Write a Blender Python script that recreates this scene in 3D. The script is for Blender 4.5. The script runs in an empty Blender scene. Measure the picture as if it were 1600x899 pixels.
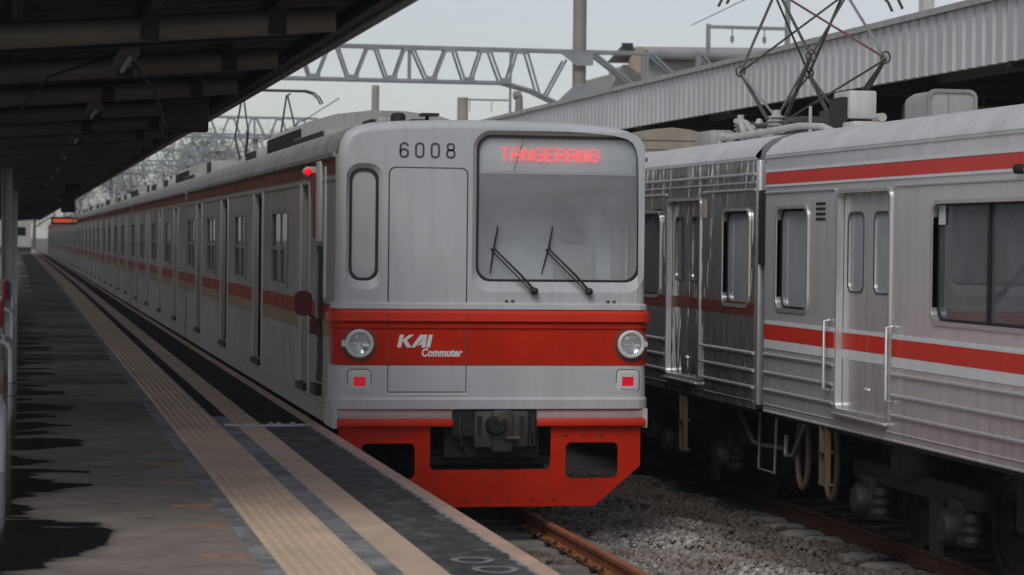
import bpy, bmesh, math, random
import numpy as np
from mathutils import Vector, Matrix
from mathutils.geometry import tessellate_polygon
PI = math.pi
R = math.radians
SC = bpy.context.scene
COL = SC.collection
random.seed(7)
rng = np.random.default_rng(7)

# ------------------------------------------------------------------ camera
YAW, PITCH, ROLL, CAM_H = 0.195377, -0.018769, 0.011085, 2.548
cd = bpy.data.cameras.new('camera')
cam = bpy.data.objects.new('camera', cd)
COL.objects.link(cam)
fw = Vector((math.sin(YAW)*math.cos(PITCH), math.cos(YAW)*math.cos(PITCH), math.sin(PITCH)))
rt = Vector((math.cos(YAW), -math.sin(YAW), 0))
up = rt.cross(fw)
r2 = rt*math.cos(ROLL) + up*math.sin(ROLL)
u2 = up*math.cos(ROLL) - rt*math.sin(ROLL)
cam.matrix_world = Matrix(((r2.x, u2.x, -fw.x, 0), (r2.y, u2.y, -fw.y, 0), (r2.z, u2.z, -fw.z, CAM_H), (0, 0, 0, 1)))
cd.sensor_width = 36
cd.sensor_fit = 'HORIZONTAL'
cd.lens = 36*3925/1600
cd.clip_start = 0.1
cd.clip_end = 5000
cd.dof.use_dof = True
cd.dof.focus_distance = 22.2
cd.dof.aperture_fstop = 4.0
SC.camera = cam

# ------------------------------------------------------------------ sky, sun, exposure
SUN_EL, SUN_AZ = R(44), R(208)          # azimuth from +Y, clockwise: behind the camera
w = bpy.data.worlds.new('World')
SC.world = w
w.use_nodes = True
nt = w.node_tree
nt.nodes.clear()
sky = nt.nodes.new('ShaderNodeTexSky')
sky.sky_type = 'NISHITA'
sky.sun_disc = False
sky.sun_elevation = SUN_EL
sky.sun_rotation = SUN_AZ
sky.air_density = 1.0
sky.dust_density = 0.5
sky.ozone_density = 1.0
hs = nt.nodes.new('ShaderNodeHueSaturation')
hs.inputs['Saturation'].default_value = 0.42
hs.inputs['Hue'].default_value = 0.53
bg = nt.nodes.new('ShaderNodeBackground')
bg.inputs['Strength'].default_value = 0.094
wo = nt.nodes.new('ShaderNodeOutputWorld')
nt.links.new(sky.outputs[0], hs.inputs['Color'])
nt.links.new(hs.outputs[0], bg.inputs[0])
nt.links.new(bg.outputs[0], wo.inputs[0])
sd = bpy.data.lights.new('sun', 'SUN')
sd.energy = 1.5
sd.angle = R(30)
sd.color = (1.0, 0.97, 0.93)
sun = bpy.data.objects.new('sun', sd)
COL.objects.link(sun)
sv = Vector((math.sin(SUN_AZ)*math.cos(SUN_EL), math.cos(SUN_AZ)*math.cos(SUN_EL), math.sin(SUN_EL)))
sun.rotation_euler = sv.to_track_quat('Z', 'Y').to_euler()
SC.view_settings.view_transform = 'Standard'
SC.view_settings.look = 'None'
SC.view_settings.gamma = 1
SC.view_settings.exposure = 0.0
SC.render.film_transparent = False
SC.cycles.max_bounces = 8
SC.cycles.transparent_max_bounces = 12
SC.cycles.caustics_reflective = False
SC.cycles.caustics_refractive = False

# ------------------------------------------------------------------ materials
def nodes(name):
    m = bpy.data.materials.new(name)
    m.use_nodes = True
    t = m.node_tree
    return m, t, t.nodes['Principled BSDF']

def noise(t, vec, scale, detail=4, rough=0.55):
    n = t.nodes.new('ShaderNodeTexNoise')
    n.inputs['Scale'].default_value = scale
    n.inputs['Detail'].default_value = detail
    n.inputs['Roughness'].default_value = rough
    if vec: t.links.new(vec, n.inputs['Vector'])
    return n.outputs['Fac']

def ramp(t, fac, stops):
    n = t.nodes.new('ShaderNodeValToRGB')
    e = n.color_ramp.elements
    while len(e) < len(stops): e.new(0.5)
    for k, (p, c) in enumerate(stops):
        e[k].position = p
        if not isinstance(c, tuple): c = (c, c, c)
        e[k].color = (*c, 1)
    t.links.new(fac, n.inputs[0])
    return n.outputs[0]

def pos(t, sx=1, sy=1, sz=1):
    g = t.nodes.new('ShaderNodeNewGeometry')
    m = t.nodes.new('ShaderNodeMapping')
    m.inputs['Scale'].default_value = (sx, sy, sz)
    t.links.new(g.outputs['Position'], m.inputs['Vector'])
    return m.outputs[0]

def mixc(t, fac, a, b, blend='MIX'):
    n = t.nodes.new('ShaderNodeMix')
    n.data_type = 'RGBA'
    n.blend_type = blend
    for sock, v in ((n.inputs[0], fac), (n.inputs[6], a), (n.inputs[7], b)):
        if hasattr(v, 'links') or hasattr(v, 'is_linked'): t.links.new(v, sock)
        elif isinstance(v, tuple): sock.default_value = (*v, 1)
        else: sock.default_value = v
    return n.outputs[2]

def math_n(t, op, a, b=None, clamp=False):
    n = t.nodes.new('ShaderNodeMath')
    n.operation = op
    n.use_clamp = clamp
    for k, v in enumerate((a, b)):
        if v is None: continue
        if hasattr(v, 'is_linked'): t.links.new(v, n.inputs[k])
        else: n.inputs[k].default_value = v
    return n.outputs[0]

def bump(t, b, fac, strength=0.2, dist=0.01):
    n = t.nodes.new('ShaderNodeBump')
    n.inputs['Strength'].default_value = strength
    n.inputs['Distance'].default_value = dist
    t.links.new(fac, n.inputs['Height'])
    t.links.new(n.outputs[0], b.inputs['Normal'])

def paint(name, c, rough=0.45, metal=0.0, var=0.18, scale=3.0, streak=0.25, dirt=(0.10, 0.085, 0.07), spec=0.5, bmp=0.0, bscale=60, chips=0.0):
    """paint or metal with uneven tone and vertical dirt streaks"""
    m, t, b = nodes(name)
    n1 = noise(t, pos(t), scale)
    lo = tuple(v*(1-var) for v in c)
    hi = tuple(min(1, v*(1+var)) for v in c)
    base = ramp(t, n1, [(0.3, lo), (0.7, hi)])
    if streak:
        n2 = noise(t, pos(t, 9, 9, 0.7), 1.6, 5, 0.6)
        f = ramp(t, n2, [(0.48, 0.0), (0.8, streak)])
        base = mixc(t, f, base, dirt)
    if chips:
        nc = noise(t, pos(t), 14, 6, 0.7)
        base = mixc(t, ramp(t, nc, [(0.56, 0.0), (0.70, chips)]), base, (0.20, 0.075, 0.045))
    t.links.new(base, b.inputs['Base Color'])
    n3 = noise(t, pos(t), scale*5)
    rr_ = ramp(t, n3, [(0.3, max(0.02, rough-0.08)), (0.7, min(1, rough+0.1))])
    t.links.new(rr_, b.inputs['Roughness'])
    b.inputs['Metallic'].default_value = metal
    b.inputs['Specular IOR Level'].default_value = spec
    if bmp: bump(t, b, noise(t, pos(t), bscale, 3), bmp, 0.004)
    return m

def glass(name, tint, film, fac, rough=0.03):
    """dusty pane: part see-through, part dirty film that also mirrors the sky"""
    m, t, b = nodes(name)
    n1 = noise(t, pos(t), 2.2, 4)
    c = ramp(t, n1, [(0.3, tuple(v*0.85 for v in film)), (0.7, tuple(v*1.12 for v in film))])
    t.links.new(c, b.inputs['Base Color'])
    b.inputs['Roughness'].default_value = rough
    b.inputs['Specular IOR Level'].default_value = 0.6
    tr = t.nodes.new('ShaderNodeBsdfTransparent')
    tr.inputs[0].default_value = (*tint, 1)
    mx = t.nodes.new('ShaderNodeMixShader')
    mx.inputs[0].default_value = fac
    t.links.new(tr.outputs[0], mx.inputs[1])
    t.links.new(b.outputs[0], mx.inputs[2])
    t.links.new(mx.outputs[0], t.nodes['Material Output'].inputs[0])
    return m

def emit(name, c, s):
    m, t, b = nodes(name)
    b.inputs['Base Color'].default_value = (*c, 1)
    b.inputs['Emission Color'].default_value = (*c, 1)
    b.inputs['Emission Strength'].default_value = s
    b.inputs['Roughness'].default_value = 0.3
    return m

def brushed(name, c, rough, var=0.12, streak=0.2, metal=0.5, ripple=0.10, rdist=0.02, dirt=(0.20, 0.145, 0.105)):
    m, t, b = nodes(name)
    n1 = noise(t, pos(t, 1, 5, 0.4), 1.2, 4)
    base = ramp(t, n1, [(0.3, tuple(v*(1-var) for v in c)), (0.7, tuple(min(1, v*(1+var)) for v in c))])
    n2 = noise(t, pos(t, 7, 7, 0.5), 1.3, 5, 0.65)
    # road dirt thrown up from the track: heavier low on the body
    g = t.nodes.new('ShaderNodeNewGeometry')
    sx = t.nodes.new('ShaderNodeSeparateXYZ')
    t.links.new(g.outputs['Position'], sx.inputs[0])
    low = t.nodes.new('ShaderNodeMapRange')
    low.inputs[1].default_value = 1.75; low.inputs[2].default_value = 0.95
    low.inputs[3].default_value = 0.0; low.inputs[4].default_value = 0.38
    t.links.new(sx.outputs[2], low.inputs[0])
    f = math_n(t, 'ADD', ramp(t, n2, [(0.45, 0.0), (0.8, streak)]), math_n(t, 'MULTIPLY', low.outputs[0], ramp(t, n2, [(0.25, 0.35), (0.7, 1.0)])), True)
    base = mixc(t, f, base, dirt)
    t.links.new(base, b.inputs['Base Color'])
    b.inputs['Metallic'].default_value = metal
    n3 = noise(t, pos(t, 1, 5, 0.6), 2.0, 3)
    t.links.new(ramp(t, n3, [(0.3, rough-0.06), (0.7, rough+0.08)]), b.inputs['Roughness'])
    bump(t, b, noise(t, pos(t, 1, 2.2, 0.9), 1.5, 2), ripple, rdist)
    return m

MT = {}
MT['face_white'] = paint('train_face_white', (0.48, 0.50, 0.51), 0.42, var=0.07, scale=1.6, streak=0.30, dirt=(0.27, 0.27, 0.265))
MT['side_white'] = paint('train_side_cream', (0.35, 0.332, 0.305), 0.55, var=0.16, scale=0.5, streak=0.5, spec=0.2)
MT['strip_pink'] = paint('pale_strip', (0.44, 0.365, 0.345), 0.45, var=0.08, streak=0.2)
MT['red'] = paint('train_red', (0.52, 0.020, 0.003), 0.5, var=0.14, scale=2, streak=0.35, dirt=(0.22, 0.024, 0.010), spec=0.15, chips=0.45)
MT['red_bright'] = paint('train_red_lit', (0.60, 0.030, 0.010), 0.45, var=0.08, scale=2, streak=0.1, dirt=(0.2, 0.02, 0.012), spec=0.25)  # brighter copy of the train red; light on the ledges put into colour
MT['red_old'] = paint('old_red_stripe', (0.34, 0.036, 0.018), 0.6, var=0.2, streak=0.3, spec=0.1)
MT['stripe_shaded'] = paint('stripe_shaded', (0.20, 0.06, 0.035), 0.6, var=0.25, streak=0.3, spec=0.1)  # upper stripe of the nearer cars, canopy shade put into its colour
MT['stripe_lit'] = paint('lit_red_stripe', (0.85, 0.15, 0.05), 0.45, var=0.15, streak=0.1)  # same upper stripe on the far cars, coloured as if brightly lit
MT['beige_stripe'] = paint('beige_stripe', (0.34, 0.23, 0.14), 0.6, var=0.15, streak=0.3, spec=0.1)
MT['roof'] = paint('train_roof_grey', (0.27, 0.27, 0.26), 0.65, var=0.2, scale=2, streak=0.35)
MT['roof_light'] = paint('light_roof_grey', (0.56, 0.57, 0.56), 0.55, var=0.12, scale=2, streak=0.3, dirt=(0.2, 0.18, 0.15))
MT['ac_grey'] = paint('roof_unit_grey', (0.34, 0.34, 0.325), 0.6, var=0.12, streak=0.3)
MT['ac_beige'] = paint('roof_unit_beige', (0.30, 0.26, 0.20), 0.65, var=0.12, streak=0.3)
MT['dark'] = paint('dark_underframe', (0.013, 0.012, 0.011), 0.7, var=0.3, streak=0)
MT['under'] = paint('brake_dust_metal', (0.022, 0.019, 0.016), 0.65, var=0.35, scale=8, streak=0.2)
MT['brown_metal'] = paint('rusty_brown_metal', (0.12, 0.085, 0.052), 0.6, var=0.25, scale=6, streak=0.2)
MT['coupler_steel'] = paint('coupler_steel', (0.07, 0.066, 0.06), 0.55, 0.3, var=0.35, scale=9, streak=0)
MT['wheel'] = paint('wheel_steel', (0.06, 0.045, 0.034), 0.5, 0.3, var=0.3, scale=6, streak=0)
MT['black'] = paint('black_rubber', (0.015, 0.015, 0.016), 0.5, var=0.2, streak=0)
MT['groove'] = paint('panel_gap', (0.07, 0.075, 0.08), 0.8, var=0.1, streak=0)
MT['rust_rim'] = paint('rust_orange_rim', (0.28, 0.085, 0.035), 0.6, var=0.3, scale=10, streak=0.2)
MT['numeral'] = paint('dark_grey_numeral', (0.06, 0.065, 0.07), 0.5, var=0.05, streak=0)
MT['white_letter'] = paint('white_lettering', (0.80, 0.80, 0.80), 0.5, var=0.03, streak=0)
MT['bezel'] = paint('lamp_bezel_grey', (0.62, 0.63, 0.62), 0.4, var=0.08, streak=0.1)
MT['reflector'] = paint('lamp_reflector', (0.75, 0.77, 0.78), 0.16, 0.9, var=0.05, streak=0)
MT['lens'] = glass('lamp_lens', (0.95, 0.96, 0.97), (0.62, 0.64, 0.65), 0.40, 0.04)
MT['tail'] = emit('tail_lamp_red', (0.62, 0.004, 0.022), 0.35)
MT['marker'] = emit('side_lamp_red', (0.9, 0.008, 0.02), 0.8)
MT['led'] = emit('led_red', (0.95, 0.025, 0.02), 1.5)
MT['board_orange'] = emit('board_orange', (0.80, 0.13, 0.05), 0.5)
MT['board_amber'] = emit('board_amber', (0.5, 0.16, 0.05), 0.3)
MT['windscreen'] = glass('windscreen_glass', (0.95, 0.97, 0.99), (0.46, 0.49, 0.51), 0.46)
MT['window'] = glass('window_glass', (0.6, 0.62, 0.63), (0.24, 0.25, 0.26), 0.58, 0.02)
MT['window_dark'] = glass('open_sash_glass', (0.2, 0.2, 0.2), (0.010, 0.010, 0.010), 0.7, 0.12)
MT['window_saloon'] = glass('saloon_glass', (0.3, 0.3, 0.3), (0.07, 0.07, 0.07), 0.65, 0.03)
MT['sash'] = paint('window_sash', (0.20, 0.195, 0.185), 0.5, var=0.1, streak=0.3)
MT['door_leaf'] = paint('door_leaf_grey', (0.20, 0.192, 0.18), 0.45, var=0.1, streak=0.3)
MT['window_grey'] = glass('grey_window_glass', (0.5, 0.52, 0.54), (0.50, 0.53, 0.55), 0.8)
MT['blind'] = paint('sun_blind', (0.035, 0.033, 0.03), 0.7, var=0.08, streak=0)
MT['cab'] = paint('cab_lining', (0.80, 0.83, 0.84), 0.6, var=0.08, streak=0)
MT['interior'] = paint('saloon_lining', (0.45, 0.44, 0.42), 0.6, var=0.1, streak=0)
MT['dark_red'] = paint('dark_red_board', (0.12, 0.012, 0.012), 0.5, var=0.15, streak=0)
MT['fin_red'] = paint('red_fin', (0.20, 0.035, 0.022), 0.5, var=0.15, streak=0.1)
MT['steel'] = brushed('stainless_steel', (0.82, 0.81, 0.80), 0.34, var=0.06, streak=0.10)
MT['steel_door'] = brushed('stainless_door', (0.78, 0.76, 0.74), 0.28, var=0.06, streak=0.12)
MT['steel_old'] = brushed('weathered_stainless', (0.70, 0.68, 0.655), 0.13, var=0.12, streak=0.25, metal=0.8, ripple=1.0, rdist=0.05)
MT['trim'] = paint('bright_trim', (0.70, 0.70, 0.70), 0.36, 0.7, var=0.03, streak=0.0)
MT['stripe_red'] = paint('stripe_red', (0.72, 0.036, 0.016), 0.4, var=0.05, streak=0.06, dirt=(0.2, 0.05, 0.03))
MT['stripe_white'] = paint('stripe_white', (0.78, 0.80, 0.81), 0.4, var=0.05, streak=0.12)
MT['dull_metal'] = paint('dull_metal', (0.30, 0.29, 0.28), 0.5, 0.4, var=0.15, streak=0.2)
MT['stripe_faded'] = paint('faded_red_stripe', (0.25, 0.06, 0.04), 0.4, 0.3, var=0.25, streak=0.3)
MT['porcelain'] = paint('insulator', (0.50, 0.49, 0.46), 0.3, var=0.15, streak=0.2)
MT['panto'] = paint('pantograph_steel', (0.10, 0.09, 0.085), 0.5, 0.3, var=0.3, streak=0)
MT['panto_light'] = paint('pantograph_tube', (0.34, 0.34, 0.34), 0.45, 0.4, var=0.3, streak=0)
MT['panto_red'] = paint('pantograph_rust', (0.17, 0.062, 0.042), 0.6, var=0.3, streak=0)
MT['paper'] = paint('paper_notice', (0.70, 0.71, 0.73), 0.7, var=0.02, streak=0)
MT['plate_tan'] = paint('maker_plate', (0.42, 0.38, 0.28), 0.6, var=0.1, streak=0.1)
MT['gantry'] = paint('gantry_paint', (0.24, 0.26, 0.275), 0.55, var=0.15, scale=2, streak=0.25)
MT['pole'] = paint('concrete_pole', (0.25, 0.235, 0.20), 0.8, var=0.14, scale=2, streak=0.3, bmp=0.2)
MT['fascia'] = paint('corrugated_fascia', (0.50, 0.51, 0.505), 0.5, 0.15, var=0.10, scale=0.8, streak=0.30, dirt=(0.22, 0.21, 0.19))
MT['cap'] = paint('fascia_cap', (0.36, 0.35, 0.33), 0.55, var=0.15, streak=0.3)
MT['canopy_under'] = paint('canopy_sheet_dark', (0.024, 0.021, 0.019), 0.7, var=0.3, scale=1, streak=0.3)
MT['canopy_beam'] = paint('canopy_beam_grey', (0.175, 0.165, 0.155), 0.5, var=0.15, scale=2, streak=0.2)
MT['canopy_black'] = paint('canopy_black_steel', (0.018, 0.017, 0.017), 0.6, var=0.2, streak=0)
MT['gutter'] = paint('gutter_grey', (0.36, 0.34, 0.31), 0.5, var=0.15, streak=0.2)
MT['column'] = paint('column_white', (0.55, 0.57, 0.58), 0.5, var=0.08, streak=0.2)
MT['pipe_white'] = paint('white_pipe', (0.70, 0.71, 0.72), 0.4, var=0.06, streak=0.1)
MT['seat_red'] = paint('seat_red', (0.50, 0.03, 0.02), 0.45, var=0.1, streak=0.1)
MT['rail'] = paint('rusty_rail', (0.50, 0.20, 0.09), 0.55, 0.25, var=0.25, scale=9, streak=0)
MT['rail_dark'] = paint('grimy_rail', (0.13, 0.055, 0.03), 0.6, 0.2, var=0.3, scale=9, streak=0)
MT['sleeper'] = paint('concrete_sleeper', (0.30, 0.285, 0.26), 0.85, var=0.25, scale=7, streak=0.0, bmp=0.4)
MT['clip'] = paint('rusty_clip', (0.20, 0.10, 0.055), 0.6, 0.2, var=0.3, scale=20, streak=0)
MT['house_wall'] = paint('house_wall', (0.42, 0.40, 0.37), 0.8, var=0.1, streak=0.3)
MT['house_tan'] = paint('house_gable_tan', (0.40, 0.31, 0.22), 0.8, var=0.15, streak=0.3)
MT['house_roof'] = paint('house_roof_grey', (0.12, 0.115, 0.11), 0.8, var=0.2, scale=3, streak=0.3)
MT['house_roof_pale'] = paint('house_roof_pale', (0.38, 0.37, 0.355), 0.7, var=0.1, scale=1, streak=0.3)
MT['bark'] = paint('bark', (0.09, 0.07, 0.05), 0.9, var=0.2, streak=0)
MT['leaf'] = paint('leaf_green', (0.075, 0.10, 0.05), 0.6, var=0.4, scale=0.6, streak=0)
MT['leaf_hazed'] = paint('leaf_hazed_green', (0.12, 0.13, 0.105), 0.6, var=0.4, scale=0.6, streak=0)  # green paled towards grey: part of the haze is put into the colour

def strip_mat(name, c, var=0.15, rough=0.6, scale=3, dirt=None, dirtamt=0.0, dscale=2.0, bmp=0.15, spec=0.4):
    m, t, b = nodes(name)
    n1 = noise(t, pos(t), scale, 6, 0.65)
    base = ramp(t, n1, [(0.28, tuple(v*(1-var) for v in c)), (0.72, tuple(v*(1+var) for v in c))])
    if dirt:
        n2 = noise(t, pos(t), dscale, 6, 0.7)
        base = mixc(t, ramp(t, n2, [(0.42, 0.0), (0.66, dirtamt)]), base, dirt)
    t.links.new(base, b.inputs['Base Color'])
    b.inputs['Roughness'].default_value = rough
    b.inputs['Specular IOR Level'].default_value = spec
    bump(t, b, noise(t, pos(t), 90, 4, 0.7), bmp, 0.004)
    return m
MT['tactile'] = strip_mat('tactile_yellow', (0.70, 0.52, 0.36), 0.10, 0.75, 1.3, (0.42, 0.33, 0.24), 0.6, 1.1)
MT['band'] = strip_mat('platform_band_yellow', (0.66, 0.48, 0.335), 0.10, 0.75, 1.0, (0.30, 0.25, 0.20), 0.4, 1.3)
MT['grey_paving'] = strip_mat('grey_paving', (0.285, 0.285, 0.285), 0.2, 0.7, 6, (0.05, 0.05, 0.05), 0.8, 2.5)
MT['coping'] = strip_mat('coping_paint', (0.66, 0.41, 0.29), 0.15, 0.6, 4, (0.30, 0.26, 0.23), 0.6, 5)
MT['orange_mark'] = strip_mat('orange_marking', (0.48, 0.23, 0.11), 0.2, 0.6, 12, (0.2, 0.13, 0.08), 0.7, 9)
MT['white_mark'] = strip_mat('white_marking', (0.75, 0.77, 0.78), 0.15, 0.6, 9, (0.16, 0.16, 0.16), 0.8, 12)
MT['ring_mark'] = strip_mat('grey_ring_marking', (0.27, 0.28, 0.29), 0.2, 0.6, 12, (0.10, 0.10, 0.10), 0.7, 12)
MT['platform_wall'] = strip_mat('platform_wall', (0.16, 0.15, 0.14), 0.25, 0.8, 3)

def edge_strip_mat():
    # worn blackish paving along the edge with flaking pale cement beside the coping
    m, t, b = nodes('edge_paving')
    n1 = noise(t, pos(t, 1.6, 1, 1), 5, 8, 0.7)
    base = ramp(t, n1, [(0.34, (0.035, 0.035, 0.034)), (0.52, (0.072, 0.071, 0.069)), (0.68, (0.155, 0.153, 0.15))])
    g = t.nodes.new('ShaderNodeNewGeometry')
    s = t.nodes.new('ShaderNodeSeparateXYZ')
    t.links.new(g.outputs['Position'], s.inputs[0])
    mr = t.nodes.new('ShaderNodeMapRange')
    mr.inputs[1].default_value = 2.47; mr.inputs[2].default_value = 2.60
    t.links.new(s.outputs[0], mr.inputs[0])
    n2 = noise(t, pos(t), 9, 5, 0.6)
    f = math_n(t, 'ADD', mr.outputs[0], n2)
    base = mixc(t, ramp(t, f, [(0.62, 0.0), (0.66, 1.0)]) if False else ramp(t, math_n(t, 'MULTIPLY', f, 0.5), [(0.66, 0.0), (0.69, 0.9)]), base, (0.34, 0.36, 0.37))
    t.links.new(base, b.inputs['Base Color'])
    b.inputs['Roughness'].default_value = 0.75
    b.inputs['Specular IOR Level'].default_value = 0.25
    bump(t, b, noise(t, pos(t), 70, 5, 0.75), 0.35, 0.006)
    return m
MT['edge_paving'] = edge_strip_mat()
MT['shaded_paving'] = strip_mat('shaded_paving', (0.010, 0.010, 0.010), 0.3, 0.95, 3, (0.03, 0.029, 0.027), 0.5, 1.7, spec=0.12)  # paving painted near black where train and canopy shade it

def wet_mat():
    # brownish concrete with puddles that keep to the inner side of the platform
    m, t, b = nodes('wet_concrete')
    n1 = noise(t, pos(t), 2.2, 8, 0.65)
    dry = ramp(t, n1, [(0.3, (0.17, 0.142, 0.118)), (0.7, (0.30, 0.255, 0.215))])
    g = t.nodes.new('ShaderNodeNewGeometry')
    s = t.nodes.new('ShaderNodeSeparateXYZ')
    t.links.new(g.outputs['Position'], s.inputs[0])
    n2 = noise(t, pos(t, 0.62, 1.0, 1), 1.15, 3.2, 0.48)
    mr = t.nodes.new('ShaderNodeMapRange')
    mr.inputs[1].default_value = -0.3; mr.inputs[2].default_value = 0.85
    mr.inputs[3].default_value = 0.19; mr.inputs[4].default_value = -0.12
    t.links.new(s.outputs[0], mr.inputs[0])
    f = math_n(t, 'ADD', n2, mr.outputs[0])
    keep = t.nodes.new('ShaderNodeMapRange')
    keep.inputs[1].default_value = 0.50; keep.inputs[2].default_value = 0.75; keep.inputs[3].default_value = 0.0; keep.inputs[4].default_value = -0.25
    t.links.new(s.outputs[0], keep.inputs[0])
    f = math_n(t, 'ADD', f, keep.outputs[0])
    wet = ramp(t, f, [(0.524, 0.0), (0.552, 1.0)])
    nb2 = noise(t, pos(t, 0.22, 0.75, 1), 0.9, 4, 0.5)
    mrf = t.nodes.new('ShaderNodeMapRange')
    mrf.inputs[1].default_value = 19; mrf.inputs[2].default_value = 26
    t.links.new(s.outputs[1], mrf.inputs[0])
    bands = math_n(t, 'MULTIPLY', ramp(t, nb2, [(0.48, 0.0), (0.56, 0.75)]), mrf.outputs[0])
    dry = mixc(t, bands, dry, (0.05, 0.042, 0.036))
    damp = ramp(t, f, [(0.44, 0.0), (0.54, 0.5)])
    sp = noise(t, pos(t, 0.8, 1, 1), 5.5, 5, 0.6)
    dry = mixc(t, ramp(t, sp, [(0.60, 0.0), (0.70, 0.75)]), dry, (0.06, 0.05, 0.042))
    dry = mixc(t, ramp(t, sp, [(0.28, 0.5), (0.40, 0.0)]), dry, (0.34, 0.305, 0.27))
    base = mixc(t, damp, dry, (0.095, 0.080, 0.068))
    base = mixc(t, wet, base, (0.016, 0.015, 0.014))
    t.links.new(base, b.inputs['Base Color'])
    t.links.new(ramp(t, f, [(0.45, 0.8), (0.535, 0.6), (0.55, 0.07)]), b.inputs['Roughness'])
    b.inputs['Specular IOR Level'].default_value = 0.3
    nb = math_n(t, 'MULTIPLY', noise(t, pos(t), 60, 5, 0.7), math_n(t, 'SUBTRACT', 1.0, wet))
    bump(t, b, nb, 0.3, 0.006)
    return m
MT['wet'] = wet_mat()

def stone_mat():
    m, t, b = nodes('ballast_stone')
    o = noise(t, pos(t), 16, 2, 0.5)
    n1 = noise(t, pos(t), 1.1, 4, 0.6)
    base = ramp(t, o, [(0.25, (0.12, 0.105, 0.094)), (0.5, (0.36, 0.335, 0.31)), (0.72, (0.62, 0.60, 0.585))])
    base = mixc(t, ramp(t, n1, [(0.4, 0.0), (0.62, 0.75)]), base, (0.15, 0.108, 0.075))
    # brake dust and oil lie thicker towards the second track, rust by the first rail
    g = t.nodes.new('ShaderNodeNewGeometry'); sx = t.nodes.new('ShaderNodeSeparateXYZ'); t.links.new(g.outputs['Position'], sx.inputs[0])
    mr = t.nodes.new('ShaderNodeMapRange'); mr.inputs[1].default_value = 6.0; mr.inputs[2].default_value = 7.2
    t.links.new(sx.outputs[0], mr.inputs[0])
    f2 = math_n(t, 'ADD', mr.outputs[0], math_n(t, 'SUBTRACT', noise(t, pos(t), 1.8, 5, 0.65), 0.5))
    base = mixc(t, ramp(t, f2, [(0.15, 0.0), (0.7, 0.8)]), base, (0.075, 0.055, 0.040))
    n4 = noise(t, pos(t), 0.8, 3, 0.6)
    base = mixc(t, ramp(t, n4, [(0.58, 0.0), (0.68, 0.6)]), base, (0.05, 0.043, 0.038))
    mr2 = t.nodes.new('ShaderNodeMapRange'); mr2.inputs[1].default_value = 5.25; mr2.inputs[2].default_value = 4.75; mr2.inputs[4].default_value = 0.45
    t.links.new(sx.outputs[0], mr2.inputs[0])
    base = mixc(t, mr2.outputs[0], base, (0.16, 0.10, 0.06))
    t.links.new(base, b.inputs['Base Color'])
    b.inputs['Roughness'].default_value = 0.85
    return m
MT['stone'] = stone_mat()
MT['ballast_bed'] = strip_mat('ballast_bed', (0.13, 0.115, 0.10), 0.5, 0.9, 25, (0.06, 0.05, 0.04), 0.6, 3, 0.9)
MT['ground'] = strip_mat('ground_soil', (0.16, 0.15, 0.12), 0.3, 0.9, 0.3, (0.08, 0.10, 0.05), 0.7, 0.05)

# ------------------------------------------------------------------ mesh helpers
def rr(x0, x1, z0, z1, r, n=5):
    """rounded rectangle outline, counter-clockwise"""
    r = min(r, (x1-x0)/2-1e-4, (z1-z0)/2-1e-4)
    p = []
    for cx, cz, a in ((x1-r, z0+r, -90), (x1-r, z1-r, 0), (x0+r, z1-r, 90), (x0+r, z0+r, 180)):
        for k in range(n+1):
            t = R(a + 90*k/n)
            p.append((cx+r*math.cos(t), cz+r*math.sin(t)))
    return p

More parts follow.
